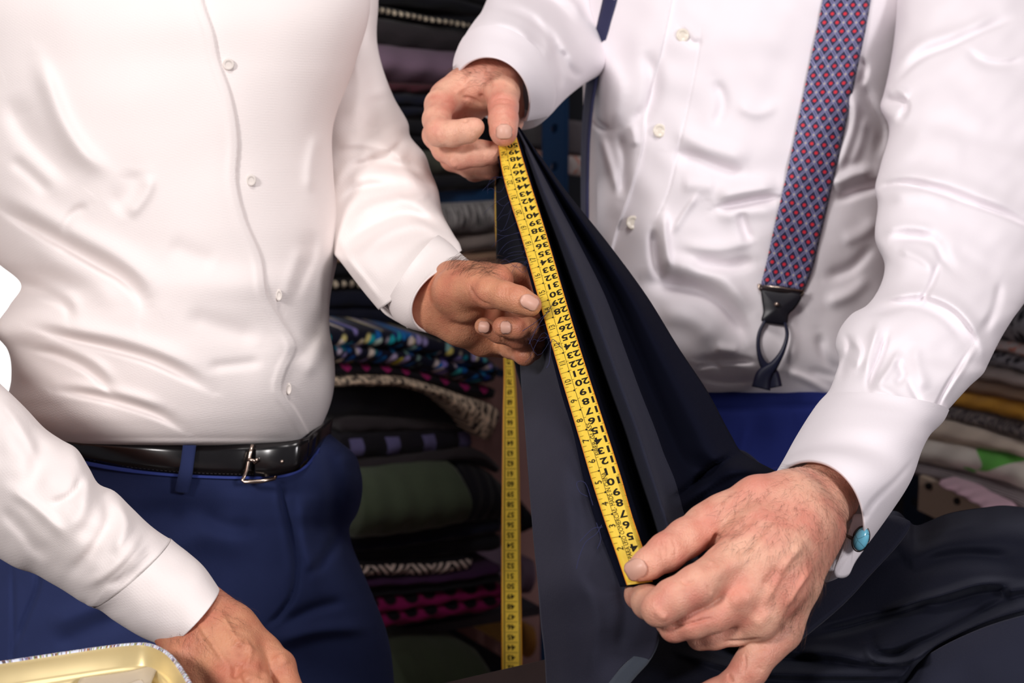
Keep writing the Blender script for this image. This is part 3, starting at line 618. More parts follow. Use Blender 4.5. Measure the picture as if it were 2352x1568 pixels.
bodyC = mesh_obj('body', cam2world(VV), FF, M['skin_customer'], cust, label='tanned skin, left hand pinching cloth')
def shoes(parent, xs, Z):
    for x in xs:
        w0 = P(x, 3550, Z); fld = Field((w0[0] - .08, w0[1] - .26, -.01), (w0[0] + .08, w0[1] + .12, .14), .006); D = fld.new()
        fld.chain(D, [((w0[0], w0[1] + .05, .045), .038), ((w0[0], w0[1] - .06, .042), .036), ((w0[0], w0[1] - .18, .034), .03)], .02); fld.cap(D, (w0[0], w0[1] + .03, .06), (w0[0], w0[1] + .03, .1), .036, .036, .02)
        v, f = fld.mesh(D); mesh_obj('shoe', v, f, M['shoe'], parent)
shoes(cust, (200, 585), 1.8)
def nail(cx, cy, l, wd, ang, surf, parent, mat='nail', lift=.0005, dome=.0010):
    """l along the finger direction ang (deg, image), wd across"""
    fz = surf.fit(cx, cy, max(l, wd) * .75); ca, sa = math.cos(math.radians(ang)), math.sin(math.radians(ang)); m, n = 12, 11; X = np.zeros((m, n)); Y = X.copy(); Z = X.copy()
    for i in range(m):
        s = -1 + 2 * i / (m - 1); half = (1 - abs(s) ** 4.5 * .55) if s > 0 else (1 - abs(s) ** 3 * .7)
        for j in range(n):
            t = (-1 + 2 * j / (n - 1)) * half; a = s * l / 2; b_ = t * wd / 2
            X[i, j] = cx + a * ca - b_ * sa; Y[i, j] = cy + a * sa + b_ * ca; Z[i, j] = fz(X[i, j], Y[i, j]) - lift - dome * (1 - t * t) * .6 + (.0009 * (abs(t) > .99)) + (.0007 if i == 0 else 0)
    o = mesh_obj('fingernail', P(X, Y, Z).reshape(-1, 3), grid_faces(m, n), M[mat], parent); fixn(o); return solidify(o, .0006, 0)
nail(1216, 694, 44, 33, 28, suB, bodyC); nail(1162, 752, 24, 30, 178, suB, bodyC); nail(1112, 751, 26, 28, 186, suB, bodyC)
def hairs(V, N, px, py, regions, n, flow, parent, length=.009, seed=1, rad=.00007):
    r = np.random.RandomState(seed); mb_v = []; mb_f = []; ok = np.zeros(len(V), bool)
    for (cx, cy, rx, ry) in regions: ok |= ((px - cx) / rx) ** 2 + ((py - cy) / ry) ** 2 < 1
    ids = np.where(ok & (N[:, 2] < .1))[0]; ids = r.choice(ids, min(n, len(ids)), replace=False); b = 0
    for i in ids:
        f = np.array([flow[0] + r.randn() * .35, -flow[1] + r.randn() * .35, r.randn() * .2]); nn = N[i]; f -= nn * f.dot(nn); f /= np.linalg.norm(f) + 1e-9; L = length * (.5 + r.rand())
        p = [V[i], V[i] + f * L * .4 + nn * L * .18, V[i] + f * L * .8 + nn * L * .22, V[i] + f * L + nn * L * .16]
        s = np.cross(f, nn)
        for k, q in enumerate(p):
            rr_ = rad * (1 - .25 * k)
            for a in range(3): mb_v.append(q + rr_ * (math.cos(a * 2.094) * s + math.sin(a * 2.094) * nn))
        for k in range(3):
            for a in range(3): mb_f.append((b + k*3 + a, b + k*3 + (a+1) % 3, b + k*3 + 3 + (a+1) % 3, b + k*3 + 3 + a))
        b += 12
    mesh_obj('arm_hair', cam2world(np.array(mb_v)), np.array(mb_f), M['hair'], parent, kind='stuff')
hairs(VB, NB, *pxB, [(1078, 612, 60, 30)], 300, (.7, -.35), bodyC, .012, 3)
hairs(VD, ND, *pxD, [(520, 1400, 60, 50), (430, 1480, 50, 50)], 160, (.6, .8), bodyC, .007, 4)

# ------------------------------------------------------------------ TAILOR (right)
tail = thing('person', 'man on the right wearing patterned suspenders, stretching the yellow tape in both hands', 'person', (.3, 1.85, 0))
tt_ = [R(-380, 1560, 1830, 1.88, .06, .06), R(-320, 1500, 1900, 1.88, .07, .07), R(-250, 1390, 2050, 1.87, .09, .1), R(-120, 1340, 2130, 1.83, .12, .12), R(0, 1338, 2120, 1.8, .13, .12), R(150, 1338, 2090, 1.79, .13, .12), R(300, 1340, 2070, 1.79, .135, .12), R(450, 1336, 2075, 1.79, .14, .12), R(600, 1334, 2080, 1.79, .14, .12), R(750, 1345, 2075, 1.79, .14, .12),
       R(830, 1365, 2060, 1.79, .135, .12), R(880, 1385, 2045, 1.80, .125, .11), R(915, 1400, 2030, 1.81, .11, .1), R(945, 1420, 2010, 1.82, .08, .08)]
plt = [(1552, -60), (1540, 0), (1512, 130), (1480, 250), (1474, 330), (1448, 430), (1405, 560), (1390, 640)]
fo = [(plt, 80, 4, .004, dict(taper=0, sharp=4)), ([(1612, 60), (1600, 140), (1580, 240), (1552, 370), (1535, 440), (1500, 520)], 2.5, 2.5, -.0016, dict(taper=.1)),
      ([(1640, 478), (1700, 465), (1750, 455), (1800, 453)], 14, 5, -.010), ([(1640, 495), (1710, 485), (1790, 480)], 20, 12, .005), ([(1640, 455), (1710, 440), (1790, 425)], 12, 22, .008),
      ([(1470, 650), (1540, 655), (1620, 672), (1680, 725), (1722, 800)], 20, 20, -.015), ([(1500, 610), (1580, 610), (1660, 640), (1730, 720)], 26, 18, .008), ([(1500, 720), (1580, 730), (1650, 790)], 30, 26, .006),
      ([(1540, 350), (1600, 365), (1680, 395), (1720, 400)], 20, 14, -.010), ([(1540, 300), (1640, 340), (1730, 370)], 20, 20, .006), ([(1560, 420), (1650, 430)], 18, 18, .004),
      ([(1580, 600), (1660, 612), (1740, 600)], 14, 14, -.009), ([(1550, 560), (1640, 572), (1740, 550)], 14, 18, .005), ([(1525, 480), (1528, 550), (1540, 620)], 14, 10, .008), ([(1500, 520), (1505, 600), (1520, 650)], 10, 12, -.009), ([(1605, 440), (1570, 490), (1540, 540)], 5, 10, .004), ([(1700, 480), (1712, 530), (1725, 560)], 12, 12, -.007),
      ([(1480, 110), (1500, 180), (1490, 240), (1440, 300)], 16, 20, -.008), ([(1385, 120), (1420, 200), (1400, 300)], 20, 20, .007), ([(1360, 245), (1358, 265), (1375, 290), (1400, 300)], 8, 8, -.009), ([(1420, 300), (1435, 360), (1425, 460)], 12, 14, -.006), ([(1375, 300), (1400, 380), (1420, 450)], 10, 12, .006), ([(1450, 280), (1460, 340)], 10, 10, .005),
      ([(1600, 828), (1680, 830), (1740, 832)], 5, 10, -.006), ([(1600, 842), (1650, 842), (1652, 850)], 5, 5, -.004), ([(1600, 868), (1680, 880), (1735, 875)], 5, 9, -.005), ([(1640, 800), (1700, 806)], 12, 12, .004),
      ([(1560, 60), (1600, 100), (1615, 90)], 8, 8, -.004), ([(1640, 180), (1660, 230), (1640, 300)], 14, 14, -.005), ([(1690, 240), (1740, 260), (1790, 240)], 14, 14, .003),
      # right of the strap
      ([(1915, 460), (1970, 440), (2020, 425), (2060, 400)], 10, 12, -.012), ([(1905, 430), (1960, 400), (2010, 390)], 16, 14, .010), ([(1975, 170), (2000, 240), (2024, 300), (2010, 370)], 12, 14, -.010), ([(1955, 190), (1965, 260), (1945, 340), (1915, 410)], 14, 14, .010), ([(1990, 260), (1975, 330), (1950, 390)], 12, 12, .006),
      ([(1965, 130), (1985, 150), (1975, 200)], 8, 8, -.007), ([(1930, 560), (1990, 530), (2020, 500)], 14, 18, .004), ([(1890, 640), (1950, 620), (2010, 560)], 12, 16, -.006), ([(1890, 700), (1960, 670), (2000, 630)], 16, 16, .005), ([(1880, 760), (1900, 830), (1940, 860)], 12, 12, -.005), ([(1850, 850), (1900, 860), (1960, 870)], 10, 10, -.004), ([(1800, 850), (1870, 880), (1920, 910)], 10, 10, .005),
      ([(1800, 700), (1820, 780), (1815, 840)], 14, 14, .004)]
V, Fc, sT = loft(tt_, nf=300, nb=60, nv=380, folds=fo, noise=[(51, 260, .0018), (52, 110, .0008)])
# right arm sleeve (image left, top)
slA = [(1300, -420, 1560, -330, 1.9, .06, .06), (1230, -230, 1500, 60, 1.86, .06, .06), (1170, -110, 1440, 130, 1.80, .062, .06, 4, -8), (1135, -40, 1390, 165, 1.74, .062, .055, 12, -26), (1118, 0, 1345, 188, 1.70, .06, .05, 20, -44), (1103, 32, 1312, 212, 1.665, .057, .048, 28, -60), (1082, 60, 1290, 232, 1.63, .053, .045, 34, -74), (1064, 88, 1276, 246, 1.605, .05, .042, 38, -86), (1053, 108, 1264, 256, 1.59, .047, .04, 40, -90)]
fA = [([(1140, 0), (1200, 10), (1270, 60), (1310, 130), (1320, 200)], 14, 18, .010), ([(1150, 20), (1210, 40), (1265, 90), (1285, 170)], 8, 14, -.009), ([(1180, -20), (1260, 0), (1330, 70)], 16, 12, -.010), ([(1220, -30), (1310, 0), (1345, 50)], 12, 10, .008), ([(1270, 100), (1285, 150), (1290, 210)], 8, 10, -.008), ([(1290, 110), (1310, 160), (1338, 180)], 10, 12, -.009), ([(1120, 50), (1180, 60), (1230, 110)], 10, 12, .006), ([(1240, 130), (1262, 170), (1268, 220)], 9, 9, .006), ([(1230, 20), (1260, 90), (1250, 150)], 12, 12, .005)]
V2, F2, sA = loft(slA, nf=130, nb=50, nv=160, folds=fA, noise=[(61, 90, .0014)])
# left arm sleeve (image right)
slL = [(1990, -360, 2260, -440, 1.84, .06, .06), (2050, -220, 2380, -260, 1.80, .07, .07), (2062, -50, 2450, 10, 1.74, .08, .075), (2052, 100, 2480, 190, 1.68, .085, .075), (2030, 215, 2485, 330, 1.63, .085, .075), (2022, 245, 2484, 370, 1.62, .085, .075), (2040, 285, 2475, 410, 1.6, .085, .075), (2022, 380, 2450, 510, 1.56, .083, .072), (2010, 430, 2430, 560, 1.54, .083, .07), (2016, 470, 2410, 630, 1.52, .08, .07),
       (2010, 550, 2375, 665, 1.49, .078, .065), (2032, 610, 2350, 700, 1.46, .075, .06), (1992, 700, 2320, 742, 1.42, .072, .06), (1955, 722, 2300, 775, 1.405, .07, .058), (1926, 762, 2283, 808, 1.39, .068, .056), (1919, 795, 2270, 835, 1.38, .066, .055), (1927, 828, 2258, 858, 1.365, .064, .053), (1918, 862, 2228, 886, 1.35, .062, .052), (1905, 895, 2192, 925, 1.335, .06, .05), (1892, 912, 2165, 955, 1.325, .058, .048, 20, -14)]
fL = [([(2008, 432), (2070, 424), (2140, 436), (2225, 466), (2300, 492), (2400, 540)], 5, 12, -.008, dict(taper=.08)), ([(2010, 412), (2080, 402), (2160, 415), (2260, 450), (2360, 490)], 12, 22, .007), ([(2030, 450), (2110, 445), (2200, 470)], 18, 12, .005),
      ([(2022, 232), (2050, 232), (2080, 240), (2075, 262), (2050, 275)], 8, 8, -.008), ([(2030, 215), (2060, 205), (2090, 225)], 12, 12, .008), ([(2050, 190), (2120, 130), (2180, 105), (2280, 60), (2340, 40)], 7, 18, -.008), ([(2050, 160), (2120, 100), (2200, 75), (2300, 30)], 18, 14, .006), ([(2215, 110), (2260, 140), (2320, 145), (2360, 130)], 14, 8, -.006), ([(2030, 60), (2050, 20), (2070, -20)], 8, 10, -.006), ([(2080, 290), (2150, 330), (2230, 350)], 40, 30, .004),
      ([(2035, 550), (2080, 545), (2150, 560), (2165, 590), (2200, 630)], 10, 16, -.008), ([(2060, 570), (2110, 590), (2150, 620)], 12, 12, .006), ([(2160, 600), (2135, 660), (2110, 700)], 8, 8, -.007), ([(2020, 530), (2080, 520), (2150, 530)], 12, 12, .005), ([(2180, 560), (2240, 600), (2300, 640)], 20, 20, -.004),
      ([(1990, 690), (2060, 680), (2110, 675), (2200, 710), (2245, 770), (2268, 830)], 8, 16, .009), ([(1970, 720), (2030, 712), (2090, 700), (2170, 730), (2220, 790)], 10, 18, -.006), ([(2300, 640), (2280, 720), (2250, 770)], 10, 12, -.006),
      ([(2040, 760), (2020, 820), (2000, 870), (1995, 900)], 8, 8, -.008), ([(2020, 740), (2000, 800), (1985, 860)], 10, 10, .006), ([(2070, 800), (2040, 850), (2010, 890)], 9, 12, .006), ([(2060, 820), (2070, 870), (2050, 880)], 10, 10, -.006), ([(1935, 760), (1950, 790), (1940, 830), (1925, 880)], 8, 10, -.007), ([(1950, 770), (1975, 800), (1960, 850)], 12, 10, .007),
      ([(2230, 800), (2180, 880), (2130, 970), (2100, 1020)], 5, 9, -.006), ([(2245, 790), (2195, 870), (2150, 940)], 8, 8, .004), ([(2080, 860), (2110, 920), (2130, 960)], 6, 8, -.004), ([(2100, 790), (2110, 850), (2130, 900)], 14, 14, .004), ([(2000, 880), (2050, 905), (2090, 950)], 9, 9, .004), ([(2240, 880), (2265, 850), (2268, 830)], 8, 8, -.004)]
V3, F3, sL = loft(slL, nf=230, nb=60, nv=300, folds=fL, noise=[(71, 130, .0012), (72, 60, .0004)])
VV, FF = ring_join([(V, Fc), (V2, F2), (V3, F3)])
shirtT = mesh_obj('shirt', VV, FF, M['shirt_cool'], tail, label='crisp white poplin shirt, creased at the waist')
cuA = [(1055, 100, 1270, 250, 1.592, .05, .043, 40, -90), (1045, 125, 1266, 262, 1.58, .05, .042, 40, -92), (1040, 150, 1246, 270, 1.562, .049, .041, 40, -90), (1043, 180, 1210, 278, 1.54, .047, .04, 38, -86)]
V, Fc, _ = loft(cuA, bb=.12, nf=100, nb=50, nv=60, open_end=True, capstart=False, noise=[(81, 90, .0005)]); mesh_obj('cuff', V, Fc, M['shirt_cool'], shirtT)
cuL = [(1898, 905, 2178, 945, 1.325, .062, .052, 24, -16), (1888, 915, 2170, 962, 1.322, .063, .052, 26, -18), (1862, 950, 2135, 1000, 1.305, .063, .05, 34, -26), (1835, 995, 2112, 1040, 1.285, .062, .05, 46, -34), (1812, 1040, 2082, 1115, 1.265, .06, .048, 62, -46), (1800, 1063, 2030, 1195, 1.235, .06, .046, 76, -60), (1794, 1076, 1938, 1318, 1.22, .06, .045, 96, -76)]
V, Fc, sCu = loft(cuL, nf=140, nb=60, nv=110, open_end=True, capstart=False, folds=[([(2108, 1045), (2060, 1100), (2000, 1160), (1960, 1240)], 6, 10, -.003)], noise=[(83, 150, .0006)]); cuffL = mesh_obj('cuff', V, Fc, M['shirt_cool'], shirtT)
patch([(1912, 1200), (1955, 1190), (1950, 1240), (1930, 1290), (1915, 1310), (1895, 1308), (1886, 1290), (1900, 1250)], 1.215, M['shirt_cool'], 'cuff_fold', shirtT, thick=.004, bulge=.004)
patch([(1962, 1180), (2012, 1185), (1998, 1240), (1965, 1290), (1948, 1322), (1925, 1326), (1915, 1310), (1935, 1260)], [1.19, 1.2, 1.2, 1.19, 1.19, 1.185, 1.185, 1.185], M['shirt_cool'], 'cuff_fold', shirtT, thick=.003, bulge=.004)
# cufflink
zc = 1.178; vs = []; n = 24; rings = 9; ca, sa = math.cos(math.radians(18)), math.sin(math.radians(18))
for i in range(rings):
    ph = i / (rings - 1) * math.pi / 2
    for k in range(n):
        a = 2 * math.pi * k / n; u = 17 * math.cos(a) * math.cos(ph) ; v = 28 * math.sin(a) * math.cos(ph); vs.append(P(1978 + u * ca - v * sa + 4 * math.sin(ph), 1237 + u * sa + v * ca, zc - .004 * math.sin(ph)))
tq, nt, b = newmat('turquoise'); vo = N_(nt, 'ShaderNodeTexVoronoi'); vo.feature = 'DISTANCE_TO_EDGE'; vo.inputs['Scale'].default_value = 130; tcn = N_(nt, 'ShaderNodeTexCoord'); nt.links.new(tcn.outputs['Object'], vo.inputs['Vector'])
nt.links.new(mixc(nt, ramp(nt, vo.outputs['Distance'], [(0, (1, 1, 1, 1)), (.035, (0, 0, 0, 1))]), srgb(120, 200, 226), srgb(60, 110, 130)), b.inputs['Base Color']); b.inputs['Roughness'].default_value = .15
clk = mesh_obj('cufflink', vs, [(i * n + k, i * n + (k + 1) % n, (i + 1) * n + (k + 1) % n, (i + 1) * n + k) for i in range(rings - 1) for k in range(n)], tq, shirtT, label='oval turquoise cufflink with dark veins')
m_ = MB(); m_.tube([P(1977 + 18 * math.cos(a) * ca - 29 * math.sin(a) * sa, 1237 + 18 * math.cos(a) * sa + 29 * math.sin(a) * ca, zc) for a in np.linspace(0, 2 * math.pi, 30)], .0008, 6); m_.tube([P(1965, 1240, zc + .002), P(1935, 1225, zc + .014)], .0012, 8); m_.build('cufflink_mount', M['dark_metal'], shirtT)
for (x, y) in ((1568, 81), (1515, 300), (1453, 511)): button(x, y, 16, sT, M['button'], shirtT, .95)
# trousers of the tailor
tr = [R(885, 1390, 2075, 1.83, .125, .1), R(900, 1385, 2080, 1.825, .135, .11), R(935, 1375, 2085, 1.82, .137, .12), R(1000, 1365, 2060, 1.82, .14, .12), R(1200, 1350, 2040, 1.82, .14, .13), R(1500, 1330, 2060, 1.84, .14, .13), R(1750, 1330, 2150, 1.84, .13, .12)]
V, Fc, sTt = loft(tr, nf=160, nb=50, nv=110, folds=[([(1500, 937), (1620, 940), (1760, 938), (1900, 930)], 4, 5, -.004, dict(taper=0)), ([(1826, 945), (1830, 1000), (1828, 1060)], 4, 4, -.002), ([(1640, 905), (1760, 908), (1880, 905)], 9, 9, .002), ([(1730, 950), (1700, 1050), (1690, 1150)], 16, 16, .004)], noise=[(91, 220, .0012)])
VV, FF = ring_join([(V, Fc), leg_tube(1340, 1730, 1450, 1700, 1.84), leg_tube(1760, 2140, 1800, 2060, 1.84)])
troT = mesh_obj('trousers', VV, FF, M['trouser_blue'], tail, label='bright navy blue high-waisted trousers')
# suspender straps
def strapz(x, y, off=.0035): return float(sT.fit(x, y, 60)(x, y)) - off
sp = [(1925, -210), (1905, -90), (1893, -10), (1880, 60), (1857, 170), (1832, 290), (1806, 410), (1780, 520), (1760, 610), (1748, 655)]
rg = [(2034, -210), (2015, -90), (2002, -10), (1990, 60), (1968, 165), (1940, 300), (1912, 425), (1885, 540), (1862, 630), (1846, 668)]
rows = [(a[0], a[1], b_[0], b_[1], strapz(a[0], a[1]) - .001, strapz(b_[0], b_[1]) - .001) for a, b_ in zip(sp, rg)]
so = ribbon(rows, .0022, 'suspender', M['strap'], tail, nsub=12, wid=9, bev=.0012, label='wide suspender strap, navy lozenge pattern with red dots')
uvl = so.data.uv_layers[0].data
for d_ in uvl: d_.uv = ((d_.uv[0]) * 3.75 + .1, d_.uv[1] * 100 / 40.8)
rows = []
for (x, y, wd, off) in ((1450, -200, 40, .004), (1420, -90, 36, .004), (1403, -10, 34, .004), (1385, 60, 30, .005), (1366, 140, 24, .008), (1352, 220, 20, .012), (1344, 300, 17, .016), (1341, 400, 15, .02), (1341, 480, 14, .02), (1343, 600, 14, .02), (1350, 700, 14, .02)):
    z = strapz(max(x, 1365), y, off) ; rows.append((x - wd / 2, y, x + wd / 2, y + 3, z + .012, z - .004))
so2 = ribbon(rows, .0022, 'suspender', simple('navy_strap_side', srgb(30, 32, 72), .7), tail, nsub=10, wid=5, label='second suspender strap seen nearly edge-on')
for d_ in so2.data.uv_layers[0].data: d_.uv = ((d_.uv[0]) * 3.75 + .1, d_.uv[1] * 100 / 40.8)
zs = strapz(1795, 662, .006)
ribbon([(1744, 655, 1748, 672, zs), (1795, 657, 1795, 676, zs - .001), (1846, 667, 1840, 684, zs + .001)], .003, 'strap_clip', M['dark_metal'], so, bev=.001)
m_ = MB(); m_.tube([P(1742, 652, zs), P(1744, 662, zs), P(1748, 667, zs)], .0012, 6); m_.tube([P(1846, 662, zs), P(1845, 672, zs), P(1840, 680, zs)], .0013, 6); m_.tube([P(1745, 654, zs - .001), P(1845, 668, zs - .001)], .0009, 6); m_.build('clip_ring', M['metal'], so)
patch([(1747, 664), (1795, 668), (1841, 676), (1828, 705), (1812, 722), (1806, 745), (1780, 744), (1750, 738), (1753, 715), (1750, 690)], zs - .001, M['tab_leather'], 'leather_tab', so, thick=.003, bulge=.003)
m_ = MB(); m_.tube([P(1784, 699, zs - .009), P(1784, 699, zs - .002)], [.0018, .0026], 12); m_.build('rivet', M['metal'], so)
zq = zs - .001
lp = MB()
def strip3(pts, wds, z):
    rws = []
    for i, (x, y) in enumerate(pts):
        a = pts[max(i - 1, 0)]; c = pts[min(i + 1, len(pts) - 1)]; dx, dy = c[0] - a[0], c[1] - a[1]; l = math.hypot(dx, dy); nx, ny = -dy / l, dx / l; wv = wds[i] / 2
        rws.append((x + nx * wv, y + ny * wv, x - nx * wv, y - ny * wv, z[i] if np.ndim(z) else z))
    return rws
navyl = simple('navy_leather_loop', srgb(18, 22, 52), .4)
ribbon(strip3([(1757, 736), (1744, 765), (1742, 800), (1750, 830), (1772, 860), (1778, 890)], [8, 9, 10, 16, 34, 38], zq - .001), .003, 'leather_loop', navyl, so, bev=.0015)
ribbon(strip3([(1803, 740), (1808, 765), (1800, 800), (1780, 835), (1755, 862), (1748, 892)], [8, 9, 11, 20, 38, 44], zq - .003), .003, 'leather_loop', navyl, so, bev=.0015)

# hands of the tailor ---------------------------------------------------
zA = 1.49
palmA = [[(1140, 170, 1.555, 48), (1120, 190, 1.54, 58), (1070, 205, 1.54, 48)], [(1140, 150, 1.56, 46), (1085, 195, 1.55, 42), (1025, 225, 1.53, 38)], [(1160, 190, 1.55, 40), (1165, 250, 1.56, 34), (1175, 280, 1.57, 26)], [(1110, 200, 1.56, 50), (1050, 260, 1.56, 46), (1040, 320, 1.56, 40)], [(1070, 205, 1.55, 40), (1020, 250, 1.545, 36)]]
fA_ = [[(1150, 185, 1.535, 44), (1154, 215, 1.515, 39), (1156, 245, 1.495, 34), (1156, 275, 1.483, 33.5), (1156, 300, 1.476, 31), (1157, 308, 1.474, 28)],
       [(1035, 215, 1.53, 36), (1010, 240, 1.515, 34), (1003, 275, 1.495, 32), (1008, 304, 1.48, 32), (1040, 307, 1.475, 30), (1075, 300, 1.47, 28), (1091, 292, 1.468, 22)],
       [(1020, 270, 1.55, 36), (1003, 310, 1.53, 32), (1022, 343, 1.51, 29), (1055, 360, 1.50, 29), (1100, 352, 1.495, 30), (1128, 352, 1.495, 28)],
       [(1020, 320, 1.56, 32), (1040, 365, 1.545, 28), (1080, 385, 1.53, 24), (1125, 388, 1.525, 24)], [(1060, 350, 1.57, 28), (1090, 392, 1.56, 24), (1130, 392, 1.55, 20)]]
foA = [([(1126, 232), (1150, 224), (1178, 228)], 2.6, 2.6, -.0007), ([(1128, 240), (1155, 236), (1184, 240)], 2.5, 2.5, -.0005), ([(1128, 262), (1155, 258), (1184, 263)], 2.5, 2.5, -.0005), ([(1100, 215), (1112, 228), (1122, 242)], 5, 4, -.0018), ([(1060, 222), (1085, 228), (1110, 245)], 4, 4, -.0014), ([(1066, 281), (1068, 276), (1075, 270)], 4, 5, -.002), ([(1020, 275), (1030, 272), (1050, 272)], 2.5, 3, -.0008), ([(1010, 238), (1035, 235), (1050, 250)], 3, 4, -.0009),
       ([(1080, 170), (1070, 195), (1040, 215)], 6, 7, .0012), ([(1115, 150), (1125, 190), (1120, 210)], 6, 6, -.0012), ([(1185, 190), (1194, 220), (1190, 240)], 3, 4, -.0008), ([(1005, 300), (1010, 320), (1024, 335)], 6, 6, .0008), ([(1110, 340), (1112, 368)], 2.3, 2.3, -.0005), ([(1087, 275), (1083, 285), (1087, 312)], 3, 4, -.0006), ([(1033, 362), (1038, 375), (1050, 385)], 5, 5, .001)]
VA, FA, suA, NA, pxA = hand(palmA, fA_, folds=foA, arm=[[(1130, 178, 1.555, 46), (1165, 160, 1.60, 40), (1205, 125, 1.67, 42), (1265, 62, 1.75, 44), (1330, -20, 1.83, 46)]])
palmC = [[(1893, 1140, 1.20, 74), (1830, 1200, 1.15, 80), (1780, 1270, 1.125, 80)], [(1840, 1120, 1.17, 46), (1740, 1150, 1.15, 52), (1660, 1190, 1.145, 48), (1625, 1210, 1.145, 44)], [(1820, 1150, 1.155, 64), (1740, 1230, 1.13, 60), (1675, 1300, 1.115, 52)], [(1830, 1200, 1.145, 74), (1760, 1300, 1.12, 64), (1695, 1372, 1.11, 52)],
         [(1865, 1210, 1.155, 64), (1798, 1340, 1.12, 56), (1740, 1420, 1.115, 50)], [(1885, 1220, 1.165, 54), (1836, 1340, 1.135, 43), (1792, 1448, 1.135, 46)]]
fC_ = [[(1680, 1180, 1.15, 50), (1620, 1208, 1.145, 47), (1575, 1236, 1.135, 45), (1530, 1268, 1.125, 44), (1490, 1294, 1.117, 36), (1467, 1306, 1.115, 29)],
       [(1665, 1305, 1.115, 52), (1600, 1345, 1.095, 47), (1545, 1375, 1.09, 45), (1515, 1398, 1.09, 40), (1490, 1383, 1.115, 38), (1470, 1365, 1.135, 34), (1462, 1352, 1.145, 27)],
       [(1700, 1375, 1.115, 50), (1640, 1410, 1.105, 42), (1590, 1428, 1.10, 38), (1549, 1440, 1.105, 33), (1530, 1425, 1.14, 30), (1515, 1400, 1.16, 26)],
       [(1745, 1420, 1.12, 46), (1690, 1445, 1.12, 36), (1640, 1458, 1.12, 32), (1608, 1463, 1.125, 28), (1580, 1440, 1.155, 26), (1560, 1410, 1.17, 22)],
       [(1795, 1445, 1.135, 46), (1760, 1480, 1.13, 46), (1740, 1505, 1.125, 42), (1722, 1535, 1.125, 42), (1690, 1570, 1.125, 36), (1645, 1590, 1.13, 31), (1600, 1602, 1.135, 27)]]
foC = [([(1524, 1232), (1534, 1256), (1533, 1285)], 3, 3, -.0007), ([(1514, 1236), (1520, 1262), (1522, 1288)], 3, 3, -.0006), ([(1544, 1232), (1552, 1262), (1550, 1285)], 2.6, 2.6, -.0005), ([(1648, 1222), (1640, 1245), (1622, 1268)], 5, 7, -.003), ([(1640, 1418), (1615, 1424), (1570, 1436), (1530, 1442)], 3, 4, -.0018), ([(1750, 1468), (1700, 1474), (1660, 1474)], 4, 5, -.002),
       ([(1865, 1300), (1830, 1350), (1800, 1400)], 7, 7, .0015), ([(1850, 1240), (1800, 1300), (1770, 1360), (1750, 1400)], 9, 9, .0014), ([(1790, 1190), (1740, 1260), (1700, 1300)], 10, 10, .0012), ([(1790, 1300), (1750, 1350)], 10, 14, -.0012), ([(1740, 1180), (1700, 1210), (1660, 1230)], 8, 10, -.001), ([(1700, 1130), (1660, 1170)], 9, 9, .001),
       ([(1650, 1310), (1690, 1290)], 20, 20, .0018, dict(taper=0)), ([(1690, 1380), (1710, 1370)], 20, 20, .0018, dict(taper=0)), ([(1745, 1425), (1755, 1415)], 16, 16, .0015, dict(taper=0)), ([(1620, 1340), (1628, 1352), (1634, 1364)], 3, 3, -.0006), ([(1505, 1395), (1520, 1415), (1535, 1420)], 8, 8, .001), ([(1710, 1500), (1712, 1530), (1705, 1548)], 3, 3, -.0008),
       ([(1672, 1546), (1676, 1556), (1685, 1566)], 3, 4, -.0016), ([(1622, 1282), (1628, 1292), (1640, 1296)], 5, 5, .001), ([(1560, 1330), (1580, 1340), (1600, 1330)], 4, 4, -.001), ([(1735, 1495), (1748, 1490), (1765, 1488)], 2.6, 2.6, -.0005), ([(1740, 1530), (1755, 1540)], 3, 3, -.0005)]
VC, FC_, suC, NC, pxC = hand(palmC, fC_, folds=foC, arm=[[(1895, 1130, 1.205, 72), (1975, 1020, 1.28, 60), (2040, 930, 1.34, 64), (2095, 830, 1.39, 66), (2150, 730, 1.44, 72)]], vox=.001)
coreT = body_core([[C_(1720, 1350, 1.83, .10), C_(1720, 900, 1.83, .08), C_(1700, 500, 1.80, .09), C_(1700, 100, 1.82, .10), C_(1690, -150, 1.86, .09)], [C_(1500, -80, 1.88, .08), C_(1950, -80, 1.86, .09)], [C_(1690, -200, 1.88, .06), C_(1680, -440, 1.86, .055)],
                   [C_(1670, -480, 1.83, .075), C_(1660, -560, 1.81, .085), C_(1665, -640, 1.82, .09)], [C_(1600, -490, 1.75, .012), C_(1615, -560, 1.73, .008)],
                   [C_(1500, -100, 1.9, .03), C_(1400, -90, 1.87, .025), C_(1320, -10, 1.83, .016)], [C_(2250, -150, 1.82, .04), C_(2330, 60, 1.74, .04), C_(2310, 330, 1.66, .035), C_(2230, 520, 1.57, .03), C_(2160, 700, 1.47, .022)],
                   [C_(1540, 1500, 1.86, .08), C_(1560, 2600, 1.96, .06), C_(1575, 3300, 2.05, .045)], [C_(1940, 1500, 1.86, .08), C_(1935, 2600, 1.96, .06), C_(1930, 3300, 2.05, .045)]])
VV = np.vstack([VA, VC, coreT[0]]); FF = np.vstack([FA, FC_ + len(VA), coreT[1] + len(VA) + len(VC)])
bodyT = mesh_obj('body', cam2world(VV), FF, M['skin_tailor'], tail, label='fair skin, both hands gripping tape and cloth')
shoes(tail, (1575, 1930), 2.0)
nail(1158, 302, 34, 38, 90, suA, bodyT); nail(1461, 1307, 50, 48, 150, suC, bodyT)
hairs(VC, NC, *pxC, [(1880, 1120, 90, 80), (1870, 1230, 80, 110), (1830, 1350, 60, 110), (1760, 1200, 120, 90)], 1100, (-.35, .9), bodyT, .0085, 5, .00006)
